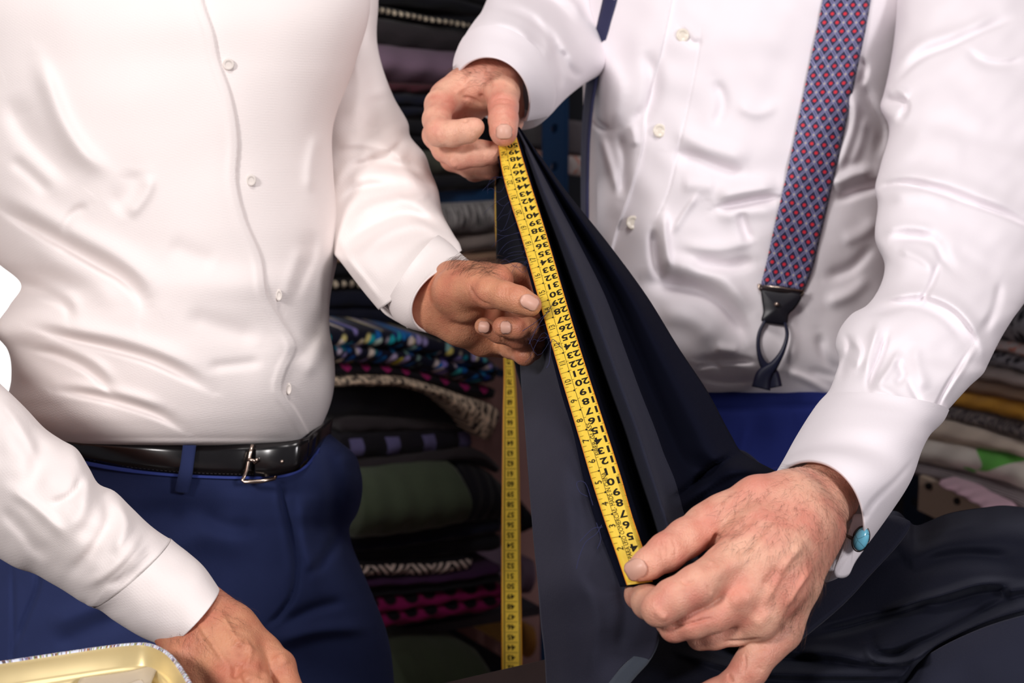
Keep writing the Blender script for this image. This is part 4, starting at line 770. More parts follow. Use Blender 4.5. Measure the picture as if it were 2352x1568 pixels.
hairs(VA, NA, *pxA, [(1100, 160, 60, 40)], 220, (-.8, -.1), bodyT, .008, 6)
for (par, cx, cy, cz) in ((bodyC, 345, -640, 1.57), (bodyT, 1665, -600, 1.83)):
    c = pxm(cx, cy, cz); fld = Field(c - .17, c + .17, .008); D = fld.new(); fld.cap(D, c + np.array([0, .03, .02]), c + np.array([0, -.03, .06]), .1, .085, .01); fld.cap(D, c + np.array([0, .07, 0]), c + np.array([0, .05, -.05]), .07, .05, .02)
    v, f = fld.mesh(D); mesh_obj('head_hair', cam2world(v), f, M['headhair'], par)

# ------------------------------------------------------------------ measuring tape
ZM = 1.338
def t_y(t): s = (t - 30) / 20.0; return (678 - 305.3 * s) / (1 + .1125 * s)
def t_Z(t): return ZM * (1 + .1125 * (np.asarray(t, float) - 30) / 20.0)
ky = [250, 330, 380, 550, 680, 824, 1000, 1105, 1192, 1271, 1335, 1400]
kx = [1148, 1167, 1178, 1229, 1266, 1308, 1362.5, 1394.5, 1421, 1448, 1468, 1490]
kw = [44, 48, 55, 59, 61, 63, 67, 69, 66, 65, 62, 62]
ka = [-5, -6, -10, -16, -20, -18, -15, -14, -11, -9, -8, -8]
def tape_pt(t, u, lift=0.0):
    """t in cm along, u 0..1 across"""
    t = np.atleast_1d(np.asarray(t, float)); u = np.asarray(u, float); y = t_y(t)
    x = hermite(y, ky, kx); wd = hermite(y, ky, kw) / 1.03; an = np.radians(hermite(y, ky, ka)); s = (u - .5) * wd
    return P(x + s * np.cos(an), y + s * np.sin(an), t_Z(t) - lift - .0006 * (1 - (2 * u - 1) ** 2))
tape = thing('measuring_tape', 'yellow measuring tape stretched between the two hands of the tailor, its tail hanging down behind', 'tape measure', tuple(P(1455, 1335, 1.135)))
nT = 200; tv = np.linspace(1.0, 52.0, nT); uu = np.linspace(0, 1, 7)
V = np.stack([tape_pt(tv, np.full(nT, u)) for u in uu], 1).reshape(-1, 3); UVt = np.stack(np.meshgrid(uu, tv, indexing='xy'), -1).reshape(-1, 2)
solidify(fixn(mesh_obj('tape_band', V, grid_faces(nT, 7), M['tape'], tape, uv=UVt)), .0004, 0)
# hanging tail
hy = np.array([345, 420, 520, 640, 760, 850, 950, 1100, 1300, 1530, 1700.]); hx = np.array([1150, 1139, 1139, 1150, 1162, 1170, 1172, 1173.5, 1174, 1176, 1177.]); hw = np.array([10, 3, 4, 8, 18, 25, 33, 40, 44, 47, 48.]); hz = np.array([1.52, 1.56, 1.64, 1.70, 1.74, 1.76, 1.77, 1.775, 1.78, 1.785, 1.79])
def tail_pt(tt, u, lift=0.):
    """tt: cm number on the hanging side (43 at the bottom edge)"""
    tt = np.atleast_1d(np.asarray(tt, float)); y = 1510 - (tt - 43) * 23.45
    x = hermite(y, hy, hx); wd = hermite(y, hy, hw); z = hermite(y, hy, hz); s = (np.asarray(u) - .5) * wd
    full = 46.0; dz = np.sqrt(np.clip(full ** 2 - wd ** 2, 0, None)) / F * z * (np.asarray(u) - .5) * .8
    return P(x + s, y, z + dz - lift)
tv2 = np.linspace(35.2, 92.5, 200)
V = np.stack([tail_pt(tv2, np.full(200, u)) for u in uu], 1).reshape(-1, 3); UVt = np.stack(np.meshgrid(uu, tv2, indexing='xy'), -1).reshape(-1, 2)
solidify(fixn(mesh_obj('hanging_end', V, grid_faces(200, 7), M['tape'], tape, uv=UVt)), .0004, 0)
_gc = {}
def glyphs(txt, bold=.0):
    if (txt, bold) in _gc: return _gc[(txt, bold)]
    c = bpy.data.curves.new('t', 'FONT'); c.body = txt; c.align_x = 'CENTER'; c.align_y = 'CENTER'; c.resolution_u = 3; c.offset = bold
    o = bpy.data.objects.new('t', c); COL.objects.link(o); dg = bpy.context.evaluated_depsgraph_get(); me = o.evaluated_get(dg).to_mesh()
    v = np.array([x.co[:] for x in me.vertices]) if len(me.vertices) else np.zeros((0, 3)); f = [tuple(p.vertices) for p in me.polygons]
    o.evaluated_get(dg).to_mesh_clear(); bpy.data.objects.remove(o); bpy.data.curves.remove(c)
    lo, hi = v.min(0), v.max(0); v = v - (lo + hi) / 2; _gc[(txt, bold)] = (v, f, hi - lo); return _gc[(txt, bold)]
ink = MB(); fine = MB(); WD = 1.86
def put(mb, fn, txt, t, u, h, wscale, mode, bold=.02):
    v, f, sz = glyphs(txt, bold); sc = h / sz[1] if len(txt) else 1; gx = v[:, 0] * sc * wscale; gy = v[:, 1] * sc
    if mode == 'cm': U = u - gx / WD; T = t - gy
    else: T = t + gx; U = u - gy / WD
    mb.add(fn(T, U, .00045), f)
def tick(mb, fn, t, u0, u1, wd=.05):
    mb.add(np.stack([fn(t - wd / 2, u0, .0004)[0], fn(t - wd / 2, u1, .0004)[0], fn(t + wd / 2, u1, .0004)[0], fn(t + wd / 2, u0, .0004)[0]]), [(0, 1, 2, 3)])
for n in range(3, 51):
    put(ink, tape_pt, str(n), n, .70, .66, 1.15, 'cm', .028)
for n in range(2, 52): tick(fine, tape_pt, n + .5, .36, 1.0, .045)
for n in range(1, 26):
    tc0 = 4.1 + (n - 2) * 2.04
    if tc0 < 3: continue
    if n > 1: put(ink, tape_pt, str(n), tc0, .2, .42, 1.35 if n < 10 else 1.1, 'inch', 0.0)
    tick(fine, tape_pt, tc0, .05, .34, .04); 
    for q in (.25, .75): tick(fine, tape_pt, tc0 + 2.04 * q, .03, .17 if q else .3, .04)
    tick(fine, tape_pt, tc0 + 1.02, .02, .36, .05); tick(ink, tape_pt, tc0 + 1.02, .3, .37, .16)
for i in range(int((10.5 - 2.5) * 10)): tick(fine, tape_pt, 2.5 + i * .1, .84, .97, .035)
for a, b_ in zip(np.linspace(2, 51, 80)[:-1], np.linspace(2, 51, 80)[1:]):
    ink.add(np.stack([tape_pt(a, .355, .0004)[0], tape_pt(a, .37, .0004)[0], tape_pt(b_, .37, .0004)[0], tape_pt(b_, .355, .0004)[0]]), [(0, 1, 2, 3)])
def along(txt, t0, t1, u, h):
    v, f, sz = glyphs(txt, 0); gx = (v[:, 0] / sz[0] + .5) * (t1 - t0) + t0; gy = v[:, 1] / sz[1] * h; fine_t.add(tape_pt(gx, u - gy / WD, .0005), f)
fine_t = MB(); along('EXCEPTO PARA USO COMERCIAL- MADE IN CHINA', 1.2, 11.0, .46, .30); along('FIBER-GLASS', 12.7, 15.9, .46, .28)
ink.build('printed_numbers', M['ink'], tape, smooth=False); fine.build('printed_scale', M['ink_fine'], tape, smooth=False); fine_t.build('printed_words', M['ink'], tape, smooth=False)
ink = MB(); fine = MB()
for n in range(42, 76): put(ink, tail_pt, str(n), n, .47, .55, 1.0, 'cm', .03); tick(fine, tail_pt, n + .5, .2, .8, .06)
for u0 in (.1, .86): fine.add(np.vstack([np.stack([tail_pt(a, u0, .0004)[0], tail_pt(a, u0 + .07, .0004)[0]]) for a in np.linspace(41, 76, 40)]), [(2*i, 2*i+1, 2*i+3, 2*i+2) for i in range(39)])
ink.build('tail_numbers', M['ink'], tape, smooth=False); fine.build('tail_scale', simple('tail_scale_ink', srgb(130, 100, 40), .7), tape, smooth=False)
m_ = MB()
for (a, b_) in (((1440, 1325), (1500, 1342)),):
    v = [P(1437, 1328, 1.134), P(1490, 1338, 1.134), P(1492, 1345, 1.134), P(1443, 1346, 1.134)]; v += [q + FW * .002 for q in v]; m_.add(v, [(0, 1, 2, 3), (7, 6, 5, 4), (0, 4, 5, 1), (1, 5, 6, 2), (2, 6, 7, 3), (3, 7, 4, 0)])
m_.build('metal_tip', M['metal'], tape, smooth=False)

# ------------------------------------------------------------------ the dark cloth being measured
def sheet(rows, name, mat, parent, nr=160, sub=8, thick=.0012, folds=(), noise_=None, midcols=None, **k):
    """rows: list of (y-ordered) lists of (x,y,Z) columns; all same length"""
    A = np.array(rows, float); r, c, _ = A.shape
    L = np.cumsum(np.r_[0, np.linalg.norm(np.diff(A[:, c // 2, :2], axis=0), axis=1)]); B = hermite(np.linspace(0, L[-1], nr), L, A.reshape(r, -1)).reshape(nr, c, 3)
    n = (c - 1) * sub + 1; t = np.linspace(0, c - 1, n); B = hermite(t, np.arange(c), B.transpose(1, 0, 2).reshape(c, -1)).reshape(n, nr, 3).transpose(1, 0, 2)
    X, Y, Z = B[..., 0], B[..., 1], B[..., 2]; Z = Z - apply_folds(X.ravel(), Y.ravel(), folds, noise_).reshape(X.shape)
    o = mesh_obj(name, P(X, Y, Z).reshape(-1, 3), grid_faces(nr, n), mat, parent, **k)
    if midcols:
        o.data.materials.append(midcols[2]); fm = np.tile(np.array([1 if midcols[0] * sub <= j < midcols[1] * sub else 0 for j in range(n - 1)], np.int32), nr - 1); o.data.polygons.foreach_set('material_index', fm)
    ns = sum(p_.normal.dot(Vector(FW)) for p_ in list(o.data.polygons)[::97])
    if ns > 0: o.data.flip_normals()
    return solidify(o, thick)
fab = thing('suit_cloth', 'dark navy suit cloth held up between the two men, the tape laid along its edge', 'fabric', tuple(P(1350, 1560, 1.25)))
def zt(y):   # depth of tape at image y
    ts = np.linspace(-6, 60, 300); return float(np.interp(y, t_y(ts)[::-1], t_Z(ts)[::-1]))
rowsR = []
for (y, xl, xr, v1, r1, rc, r2, v2, o_) in (
    (292, 1126, 1180, 1182, 1184, 1186, 1188, 1190, 1192), (340, 1138, 1194, 1200, 1205, 1209, 1213, 1218, 1228), (440, 1162, 1222, 1231, 1240, 1250, 1262, 1276, 1302), (560, 1195, 1258, 1270, 1285, 1303, 1322, 1345, 1398), (680, 1228, 1294, 1312, 1330, 1352, 1378, 1410, 1486),
    (800, 1262, 1330, 1355, 1374, 1396, 1420, 1460, 1560), (900, 1288, 1362, 1390, 1410, 1432, 1456, 1500, 1626), (1000, 1318, 1394, 1425, 1446, 1468, 1492, 1545, 1680), (1036, 1326, 1406, 1436, 1457, 1479, 1503, 1560, 1702), (1100, 1340, 1426, 1456, 1478, 1500, 1524, 1600, 1810), (1180, 1362, 1450, 1484, 1504, 1526, 1548, 1620, 1830), (1270, 1396, 1478, 1510, 1530, 1555, 1580, 1640, 1780), (1345, 1424, 1500, 1530, 1550, 1575, 1600, 1640, 1700)):
    z = zt(y) + .002; f = min(1, (y - 280) / 300)
    rowsR.append([(xl, y, z + .009), (xr, y, z + .003), (v1, y, z + .060 * f), (r1, y, z + .018 * f), (rc, y, z - .006 * f), (r2, y, z + .026 * f), (v2, y, z + .075 * f), ((v2 * .5 + o_ * .5), y, z + .05 * f), (o_, y, z + .075 * f)])
sheet(rowsR, 'folded_edge_panel', M['suiting'], fab, nr=260, sub=10, thick=.001, midcols=(2.6, 5.4, M['suiting_mid']), folds=[([(1525, 1160), (1580, 1120), (1640, 1070), (1700, 1035)], 14, 7, -.014), ([(1545, 1180), (1620, 1120), (1700, 1080), (1780, 1085)], 10, 22, .010)], noise_=[(101, 300, .001)])  # lighter middle columns: lit sheen along the ridge put into the colour
# lit panel hanging to the lower left
rowsL = []
for (y, l, m1, m2, r_) in ((560, 1205, 1212, 1220, 1230), (700, 1200, 1215, 1235, 1262), (820, 1194, 1225, 1262, 1296), (950, 1203, 1245, 1298, 1340), (1100, 1214, 1270, 1325, 1376), (1250, 1226, 1285, 1350, 1412), (1340, 1235, 1300, 1375, 1440), (1440, 1243, 1320, 1410, 1512), (1500, 1250, 1320, 1405, 1500), (1568, 1254, 1310, 1375, 1440), (1640, 1258, 1300, 1340, 1390)):
    z = zt(min(y, 1380)); zz = z + .012 + max(0, (y - 1380)) * .0001
    k_ = float(np.clip((1060 - y) / 240, 0, 1)); rowsL.append([(l, y, zz + .06 + .10 * k_), (m1, y, zz + .022 + .10 * k_), (m2, y, zz + .006 + .06 * k_), (r_, y, zz + .004)])
fl_ = [([(1360, 1110), (1340, 1180), (1345, 1300)], 20, 20, -.003), ([(1290, 900), (1300, 1100), (1330, 1400)], 30, 30, .005), ([(1420, 1330), (1440, 1400), (1420, 1500)], 20, 20, -.005), ([(1330, 1300), (1370, 1420), (1350, 1568)], 20, 20, .004)]
sheet(rowsL, 'hanging_panel', M['suiting_lit'], fab, nr=220, sub=16, thick=.001, folds=fl_, noise_=[(103, 160, .0012)])
ribbon([(1492, 1425, 1516, 1432, 1.138), (1488, 1465, 1512, 1478, 1.138), (1462, 1500, 1492, 1518, 1.139), (1430, 1530, 1462, 1552, 1.140), (1404, 1560, 1432, 1588, 1.142), (1370, 1610, 1396, 1645, 1.144)], .001, 'selvage', M['selvage'], fab)
# back flap top-left of the tape
sheet([[(1136, 345, 1.56), (1150, 345, 1.535), (1170, 345, 1.505)], [(1138, 420, 1.56), (1160, 420, 1.53), (1185, 420, 1.495)], [(1140, 520, 1.54), (1175, 520, 1.51), (1210, 520, 1.455)], [(1140, 620, 1.57), (1190, 620, 1.53), (1236, 620, 1.43)], [(1150, 730, 1.57), (1205, 730, 1.53), (1262, 730, 1.40)], [(1180, 830, 1.52), (1225, 830, 1.49), (1280, 830, 1.38)], [(1210, 940, 1.45), (1240, 940, 1.43), (1300, 940, 1.36)]],
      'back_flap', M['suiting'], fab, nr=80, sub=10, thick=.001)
# loose threads
th = MB(); rs = np.random.RandomState(5)
for i in range(25):
    y = 400 + rs.rand() * 210 if i < 20 else 730 + rs.rand() * 60; ts = np.interp(y, t_y(np.linspace(0, 52, 200))[::-1], np.linspace(0, 52, 200)[::-1]); p0 = np.array([np.interp(y, ky, kx) - np.interp(y, ky, kw) / 2, y]); z = zt(y) - .001
    d = np.array([-30 - 35 * rs.rand(), 10 * rs.randn() + 5]); c1 = rs.randn(2) * 12; pts = [P(p0[0] + d[0] * s + c1[0] * math.sin(s * 3), p0[1] + d[1] * s + c1[1] * math.sin(s * 5) + 20 * s * s, z + .003 * s) for s in np.linspace(0, 1, 9)]
    th.tube(pts, .00010, 4)
for pl in ([(1382, 1205), (1370, 1225), (1345, 1245), (1330, 1280), (1324, 1306)], [(1384, 1210), (1360, 1215), (1330, 1245)], [(1362, 1160), (1345, 1110), (1325, 1108), (1332, 1130), (1350, 1140)], [(1290, 800), (1268, 780), (1262, 830), (1255, 845)], [(1268, 700), (1235, 750), (1215, 790)], [(1262, 715), (1230, 740), (1200, 760)], [(1370, 1200), (1380, 1235), (1372, 1260)]):
    q = np.array(pl, float); q = hermite(np.linspace(0, len(q) - 1, 20), np.arange(len(q)), q); th.tube([P(a, b_, zt(min(b_, 1340)) - .002 + .000) for a, b_ in q], .00022, 4)
th.build('loose_threads', M['thread'], fab, kind='stuff')

# ------------------------------------------------------------------ jacket / dark cloth heap on the table
heapm = cloth('jacket_wool', srgb(13, 15, 29), .75, .04, 6500, .4, .1, .3, sheencol=(.7, .75, 1, 1), spec=.14)
def hz_(x, y):   # depth of the heap at pixel
    f = np.clip((y - 1030) / 560, 0, 1.4); return 1.42 - .26 * f ** .9 + .05 * np.abs((x - 1900) / 700) ** 2 * 0
top = [(1360, 1330), (1440, 1240), (1520, 1160), (1600, 1095), (1690, 1032), (1765, 1078), (1850, 1135), (1960, 1190), (2050, 1172), (2085, 1195), (2110, 1205), (2180, 1178), (2260, 1165), (2330, 1162), (2480, 1190), (2700, 1250)]
rowsH = []
for f in (0, .08, .2, .35, .5, .7, .85, 1.0):
    row = []
    for (x, y) in top:
        yy = y + (1760 - y) * f; xx = x + (-60 if x < 1700 else 0) * f * 0
        row.append((xx, yy, float(hz_(xx, yy)) + (.10 if f == 0 else .0) + .03 * (1 - min(1, f / .2))))
    rowsH.append(row)
foH = [([(2000, 1420), (2100, 1385), (2180, 1360), (2250, 1340), (2352, 1340)], 14, 10, 0.0272), ([(2000, 1470), (2010, 1500), (2040, 1510), (2120, 1480), (2220, 1430), (2300, 1390), (2352, 1380)], 10, 16, -0.0306), ([(1990, 1480), (2000, 1510), (2060, 1520), (2140, 1500)], 8, 10, 0.0170), ([(1860, 1460), (1950, 1440), (2050, 1410), (2170, 1370)], 10, 12, -0.0204),
       ([(2040, 1590), (2120, 1500), (2230, 1440), (2352, 1400), (2450, 1380)], 10, 30, 0.0374), ([(2300, 1360), (2352, 1350), (2400, 1350)], 14, 12, 0.0204), ([(1830, 1500), (1900, 1500), (2040, 1530)], 14, 14, 0.0136), ([(1540, 1160), (1620, 1110), (1700, 1070), (1780, 1090)], 8, 14, -0.0170),
       ([(1560, 1210), (1640, 1140), (1720, 1110)], 10, 14, 0.0170), ([(2070, 1240), (2150, 1220), (2260, 1195)], 12, 20, 0.0136), ([(2090, 1300), (2200, 1280), (2352, 1300)], 24, 24, -0.0136), ([(1880, 1330), (1960, 1300), (2060, 1260)], 16, 16, 0.0068), ([(1560, 1500), (1700, 1540), (1900, 1550), (2100, 1550)], 8, 14, 0.0136), ([(1600, 1470), (1700, 1500), (1900, 1520)], 12, 12, -0.0136)]
jk = thing('suit_jacket', 'dark navy suit jacket lying in folds on the table at the lower right', 'jacket', tuple(P(2000, 1600, 1.2)))
sheet(rowsH, 'jacket_body', heapm, jk, nr=260, sub=16, thick=.0015, folds=foH, noise_=[(111, 400, .003), (112, 170, .0018)])
# lapel strip, standing proud of the body
def lz(x, y): return float(hz_(x, y)) - .030
ol = [(2000, 1185), (2040, 1180), (2082, 1192), (2090, 1206), (2060, 1250), (2005, 1310), (1950, 1370), (1880, 1430), (1810, 1480), (1760, 1470), (1800, 1400), (1880, 1320), (1950, 1250)]
patch(ol, [lz(*p) for p in ol], M['suiting_mid'], 'lapel', jk, thick=.004, bulge=.003)
# front right flap, lighter
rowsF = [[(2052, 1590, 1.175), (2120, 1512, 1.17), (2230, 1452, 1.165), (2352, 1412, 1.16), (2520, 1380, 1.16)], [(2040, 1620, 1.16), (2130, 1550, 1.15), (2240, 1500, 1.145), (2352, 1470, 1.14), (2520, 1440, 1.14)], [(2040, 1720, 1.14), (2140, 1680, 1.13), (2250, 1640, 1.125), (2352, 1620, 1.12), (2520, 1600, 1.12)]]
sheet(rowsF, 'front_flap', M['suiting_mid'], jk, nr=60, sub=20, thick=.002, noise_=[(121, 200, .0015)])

# ------------------------------------------------------------------ gold tin with plastic bag
tin = thing('tin_box', 'open gold-lacquered tin with a printed rim in the bottom left corner', 'tin', tuple(P(150, 1700, 1.1)))
zt1, = (1.06,)
def tz(x, y): return onheight(x, y, 1.03)
rim = [(-420, 1590), (-250, 1557), (0, 1521), (120, 1503), (230, 1487), (300, 1479), (345, 1480), (385, 1498), (415, 1530), (445, 1580), (490, 1680), (480, 1800), (300, 1830), (-200, 1880), (-450, 1900), (-500, 1700)]
q = np.array(rim, float); q = hermite(np.linspace(0, len(q), 160, endpoint=False), np.arange(len(q) + 1), np.vstack([q, q[:1]])); q[:, 0] = q[:, 0]
W0 = np.array([P(a, b_, tz(a, b_)) for a, b_ in q]); cen = W0.mean(0)
def inset(W, d, dz):
    c = W.mean(0); v = W - c; l = np.linalg.norm(v[:, :2], axis=1)[:, None]; r_ = W - v / l * d; r_[:, 2] += dz; return r_
prof_out = [(.0026, 0), (.0014, .0011), (0, .0009), (-.001, -.001), (-.0005, -.006), (0.0, -.008), (0, -.128)]
prof_in = [(.0026, 0), (.0032, -.002), (.004, -.012), (.006, -.014), (.0085, -.015), (.009, -.02), (.009, -.12)]
def band(prof, mat, name, close=False):
    rings = [inset(W0, a, b_) for a, b_ in prof]; n = len(W0); V = np.vstack(rings); fs = [(i * n + k, i * n + (k + 1) % n, (i + 1) * n + (k + 1) % n, (i + 1) * n + k) for i in range(len(rings) - 1) for k in range(n)]
    if close: fs.append(tuple((len(rings) - 1) * n + k for k in range(n)))
    u = np.stack([np.tile(np.arange(n) / n * 100, len(rings)), np.repeat(np.arange(len(rings)), n)], -1)
    return fixn(mesh_obj(name, V, fs, mat, tin, uv=u))
pm, nt, b = newmat('printed_rim'); tcn = N_(nt, 'ShaderNodeTexCoord'); mp = N_(nt, 'ShaderNodeMapping'); mp.inputs['Scale'].default_value = (3.0, .4, 1); nt.links.new(tcn.outputs['UV'], mp.inputs[0])
wn = N_(nt, 'ShaderNodeTexWhiteNoise'); fl = N_(nt, 'ShaderNodeVectorMath', operation='FLOOR'); sc = N_(nt, 'ShaderNodeVectorMath', operation='SCALE'); nt.links.new(mp.outputs[0], sc.inputs[0]); sc.inputs['Scale'].default_value = 2.2; nt.links.new(sc.outputs[0], fl.inputs[0]); nt.links.new(fl.outputs[0], wn.inputs['Vector'])
nt.links.new(ramp(nt, wn.outputs['Value'], [(.0, srgb(225, 228, 240)), (.45, srgb(205, 212, 232)), (.5, srgb(70, 60, 70)), (.66, srgb(190, 120, 60)), (.75, srgb(150, 165, 200)), (.88, srgb(110, 50, 90)), (.95, srgb(150, 170, 80))]), b.inputs['Base Color']); b.inputs['Roughness'].default_value = .4
nt.nodes[-1]
band(prof_out, pm, 'printed_side', True); band(prof_in, M['gold'], 'inner_wall', True)
# translucent plastic bag in the tin
pb, nt, b = newmat('clear_plastic'); b.inputs['Base Color'].default_value = srgb(236, 224, 206); b.inputs['Roughness'].default_value = .15; b.inputs['Transmission Weight'].default_value = .35; b.inputs['IOR'].default_value = 1.2; b.inputs['Alpha'].default_value = .8
bag = thing('plastic_bag', 'small clear plastic bag lying in the gold tin', 'bag', tuple(P(300, 1600, 1.08)))
bp = [(185, 1556), (250, 1548), (300, 1540), (362, 1526), (356, 1548), (348, 1568), (330, 1620), (200, 1640), (178, 1580)]
bzz = [onheight(x, y, 1.017) for x, y in bp]
patch(bp, bzz, pb, 'bag_flap', bag, thick=.0003, bulge=.002)
bp = [(290, 1570), (322, 1559), (332, 1572), (330, 1600), (290, 1610)]; patch(bp, [onheight(x, y, 1.022) for x, y in bp], pb, 'bag_corner', bag, thick=.0003, bulge=.001)

# ------------------------------------------------------------------ shelving and folded fabrics
blue = simple('blue_painted_steel', srgb(24, 66, 110), .5)
darkblue = simple('dark_blue_steel', srgb(14, 40, 66), .5)
def slab(name, mat, topp, botp, Z0, Z1, depth, bd, label, group, layers=1, parent=None, bulge=.012, tex=1.0, cat='fabric', noise_=.0015, seed=1, round_end=True):
    tp = np.array(topp, float); bp_ = np.array(botp, float); n = 60; xs = np.linspace(0, 1, n)
    def rs_(a): L = np.cumsum(np.r_[0, np.hypot(*np.diff(a, axis=0).T)]); return hermite(xs * L[-1], L, a)
    T = rs_(tp); B = rs_(bp_); Z = np.linspace(Z0, Z1, n); Tw = P(T[:, 0], T[:, 1], Z); Bw = P(B[:, 0], B[:, 1], Z)
    m = 9 * layers + 1; s = np.linspace(0, 1, m); bul = np.abs(np.sin(math.pi * s * layers)) ** .5 * bulge * (.55 + .45 * np.sin(math.pi * s))
    r = np.random.RandomState(seed); bd = np.asarray(bd, float)
    V = []; UV = []
    for i in range(n):
        e = 1.0
        if round_end: e = min(1, (min(i, n - 1 - i) / 4) ) ** .5 if min(i, n - 1 - i) < 4 else 1
        c = (Tw[i] + Bw[i]) / 2; row = [Tw[i] * 1.0 + bd * depth]
        for k in range(m):
            p = Tw[i] + (Bw[i] - Tw[i]) * s[k]; p = c + (p - c) * (.6 + .4 * e); row.append(p - bd * (bul[k] * e + noise_ * math.sin(i * .5 + k * .4 + seed) * e))
        row.append(Bw[i] + bd * depth); V += row; UV += [(i / n * tex * 10, -.2)] + [(i / n * tex * 10, q) for q in s] + [(i / n * tex * 10, 1.2)]
    w_ = m + 2; fs = [(i * w_ + k, i * w_ + k + 1, (i + 1) * w_ + k + 1, (i + 1) * w_ + k) for i in range(n - 1) for k in range(w_ - 1)] + [(i * w_, (i + 1) * w_, (i + 1) * w_ + w_ - 1, i * w_ + w_ - 1) for i in range(n - 1)]
    fs += [tuple(range(w_)), tuple((n - 1) * w_ + k for k in range(w_))[::-1]]
    V = np.array(V)
    return fixn(mesh_obj(name, V, fs, mat, None, uv=np.array(UV), label=label, cat=cat, group=group))
def pat(name, fn, rough=.85):
    m, nt, b = newmat(name); tc = N_(nt, 'ShaderNodeTexCoord'); sx = N_(nt, 'ShaderNodeSeparateXYZ'); nt.links.new(tc.outputs['UV'], sx.inputs[0])
    nt.links.new(fn(nt, tc, sx), b.inputs['Base Color']); b.inputs['Roughness'].default_value = rough; b.inputs['Specular IOR Level'].default_value = .15; b.inputs['Sheen Weight'].default_value = .1
    bump(nt, b, noise(nt, 600, 3), .4, .001); return m
def uvn(nt, tc, sc, det=3, rough=.5, dist=0):
    mp = N_(nt, 'ShaderNodeMapping'); mp.inputs['Scale'].default_value = sc; nt.links.new(tc.outputs['UV'], mp.inputs[0]); n = N_(nt, 'ShaderNodeTexNoise'); n.inputs['Scale'].default_value = 1; n.inputs['Detail'].default_value = det; n.inputs['Roughness'].default_value = rough; n.inputs['Distortion'].default_value = dist; nt.links.new(mp.outputs[0], n.inputs['Vector']); return n
def p_knit(nt, tc, sx):
    mp = N_(nt, 'ShaderNodeMapping'); mp.inputs['Scale'].default_value = (6.5, 4.5, 1); mp.inputs['Rotation'].default_value = (0, 0, .0); 
    sk = N_(nt, 'ShaderNodeCombineXYZ'); nt.links.new(mathn(nt, 'ADD', mathn(nt, 'MULTIPLY', sx.outputs[0], 3.2), mathn(nt, 'MULTIPLY', sx.outputs[1], 3.0)), sk.inputs[0]); nt.links.new(mathn(nt, 'MULTIPLY', sx.outputs[1], 3.2), sk.inputs[1])
    v = N_(nt, 'ShaderNodeTexVoronoi'); v.inputs['Scale'].default_value = 1; nt.links.new(sk.outputs[0], v.inputs['Vector']); s2 = N_(nt, 'ShaderNodeSeparateXYZ'); nt.links.new(v.outputs['Color'], s2.inputs[0])
    c = ramp(nt, s2.outputs[0], [(0, srgb(10, 40, 110)), (.3, srgb(10, 110, 190)), (.42, srgb(30, 170, 180)), (.5, srgb(240, 224, 196)), (.66, srgb(130, 120, 200)), (.76, srgb(240, 226, 200)), (.86, srgb(200, 190, 60)), (1, srgb(244, 230, 210))])
    return mixc(nt, ramp(nt, v.outputs['Distance'], [(.35, (0, 0, 0, 1)), (.6, (1, 1, 1, 1))]), c, srgb(10, 12, 34))
def p_speck(a, b_, sc=(5, 3, 1), lo=.44, hi=.56):
    return lambda nt, tc, sx: mixc(nt, ramp(nt, uvn(nt, tc, sc, 6, .7).outputs['Fac'], [(lo, (0, 0, 0, 1)), (hi, (1, 1, 1, 1))]), a, b_)
def p_hearts(nt, tc, sx):
    u = mathn(nt, 'SUBTRACT', mathn(nt, 'FRACT', mathn(nt, 'MULTIPLY', sx.outputs[0], .85)), .5); v = mathn(nt, 'SUBTRACT', sx.outputs[1], .35); au = mathn(nt, 'ABSOLUTE', u)
    # V-shaped heart
    d = mathn(nt, 'ABSOLUTE', mathn(nt, 'ADD', v, mathn(nt, 'MULTIPLY', au, 1.4))); on = mathn(nt, 'MULTIPLY', mathn(nt, 'LESS_THAN', d, .22), mathn(nt, 'LESS_THAN', au, .22))
    return mixc(nt, on, srgb(20, 18, 26), srgb(150, 30, 96))
def p_squares(nt, tc, sx):
    u = mathn(nt, 'FRACT', mathn(nt, 'MULTIPLY', sx.outputs[0], .37)); on = mathn(nt, 'MULTIPLY', mathn(nt, 'GREATER_THAN', u, .2), mathn(nt, 'LESS_THAN', u, .56)); on = mathn(nt, 'MULTIPLY', on, mathn(nt, 'MULTIPLY', mathn(nt, 'GREATER_THAN', sx.outputs[1], .15), mathn(nt, 'LESS_THAN', sx.outputs[1], .85)))
    return mixc(nt, on, srgb(20, 18, 26), srgb(92, 88, 128))
def p_zig(nt, tc, sx):
    u = mathn(nt, 'PINGPONG', mathn(nt, 'MULTIPLY', sx.outputs[0], 1.0), 1.6); s = mathn(nt, 'FRACT', mathn(nt, 'MULTIPLY', mathn(nt, 'ADD', u, mathn(nt, 'MULTIPLY', sx.outputs[1], .9)), 1.75))
    on = mathn(nt, 'MULTIPLY', mathn(nt, 'GREATER_THAN', s, .48), mathn(nt, 'MULTIPLY', mathn(nt, 'GREATER_THAN', sx.outputs[1], .12), mathn(nt, 'LESS_THAN', sx.outputs[1], .9)))
    return mixc(nt, on, srgb(16, 14, 22), srgb(214, 196, 186))
def p_dots(a, b_, k=1.0, inv=False):
    def g(nt, tc, sx):
        v = N_(nt, 'ShaderNodeTexVoronoi'); v.inputs['Randomness'].default_value = .15; mp = N_(nt, 'ShaderNodeMapping'); mp.inputs['Scale'].default_value = (.72 * k, 2.0, 1); nt.links.new(tc.outputs['UV'], mp.inputs[0]); nt.links.new(mp.outputs[0], v.inputs['Vector']); v.inputs['Scale'].default_value = 1
        return mixc(nt, ramp(nt, v.outputs['Distance'], [(.3, (0, 0, 0, 1)), (.42, (1, 1, 1, 1))]), a, b_)
    return g
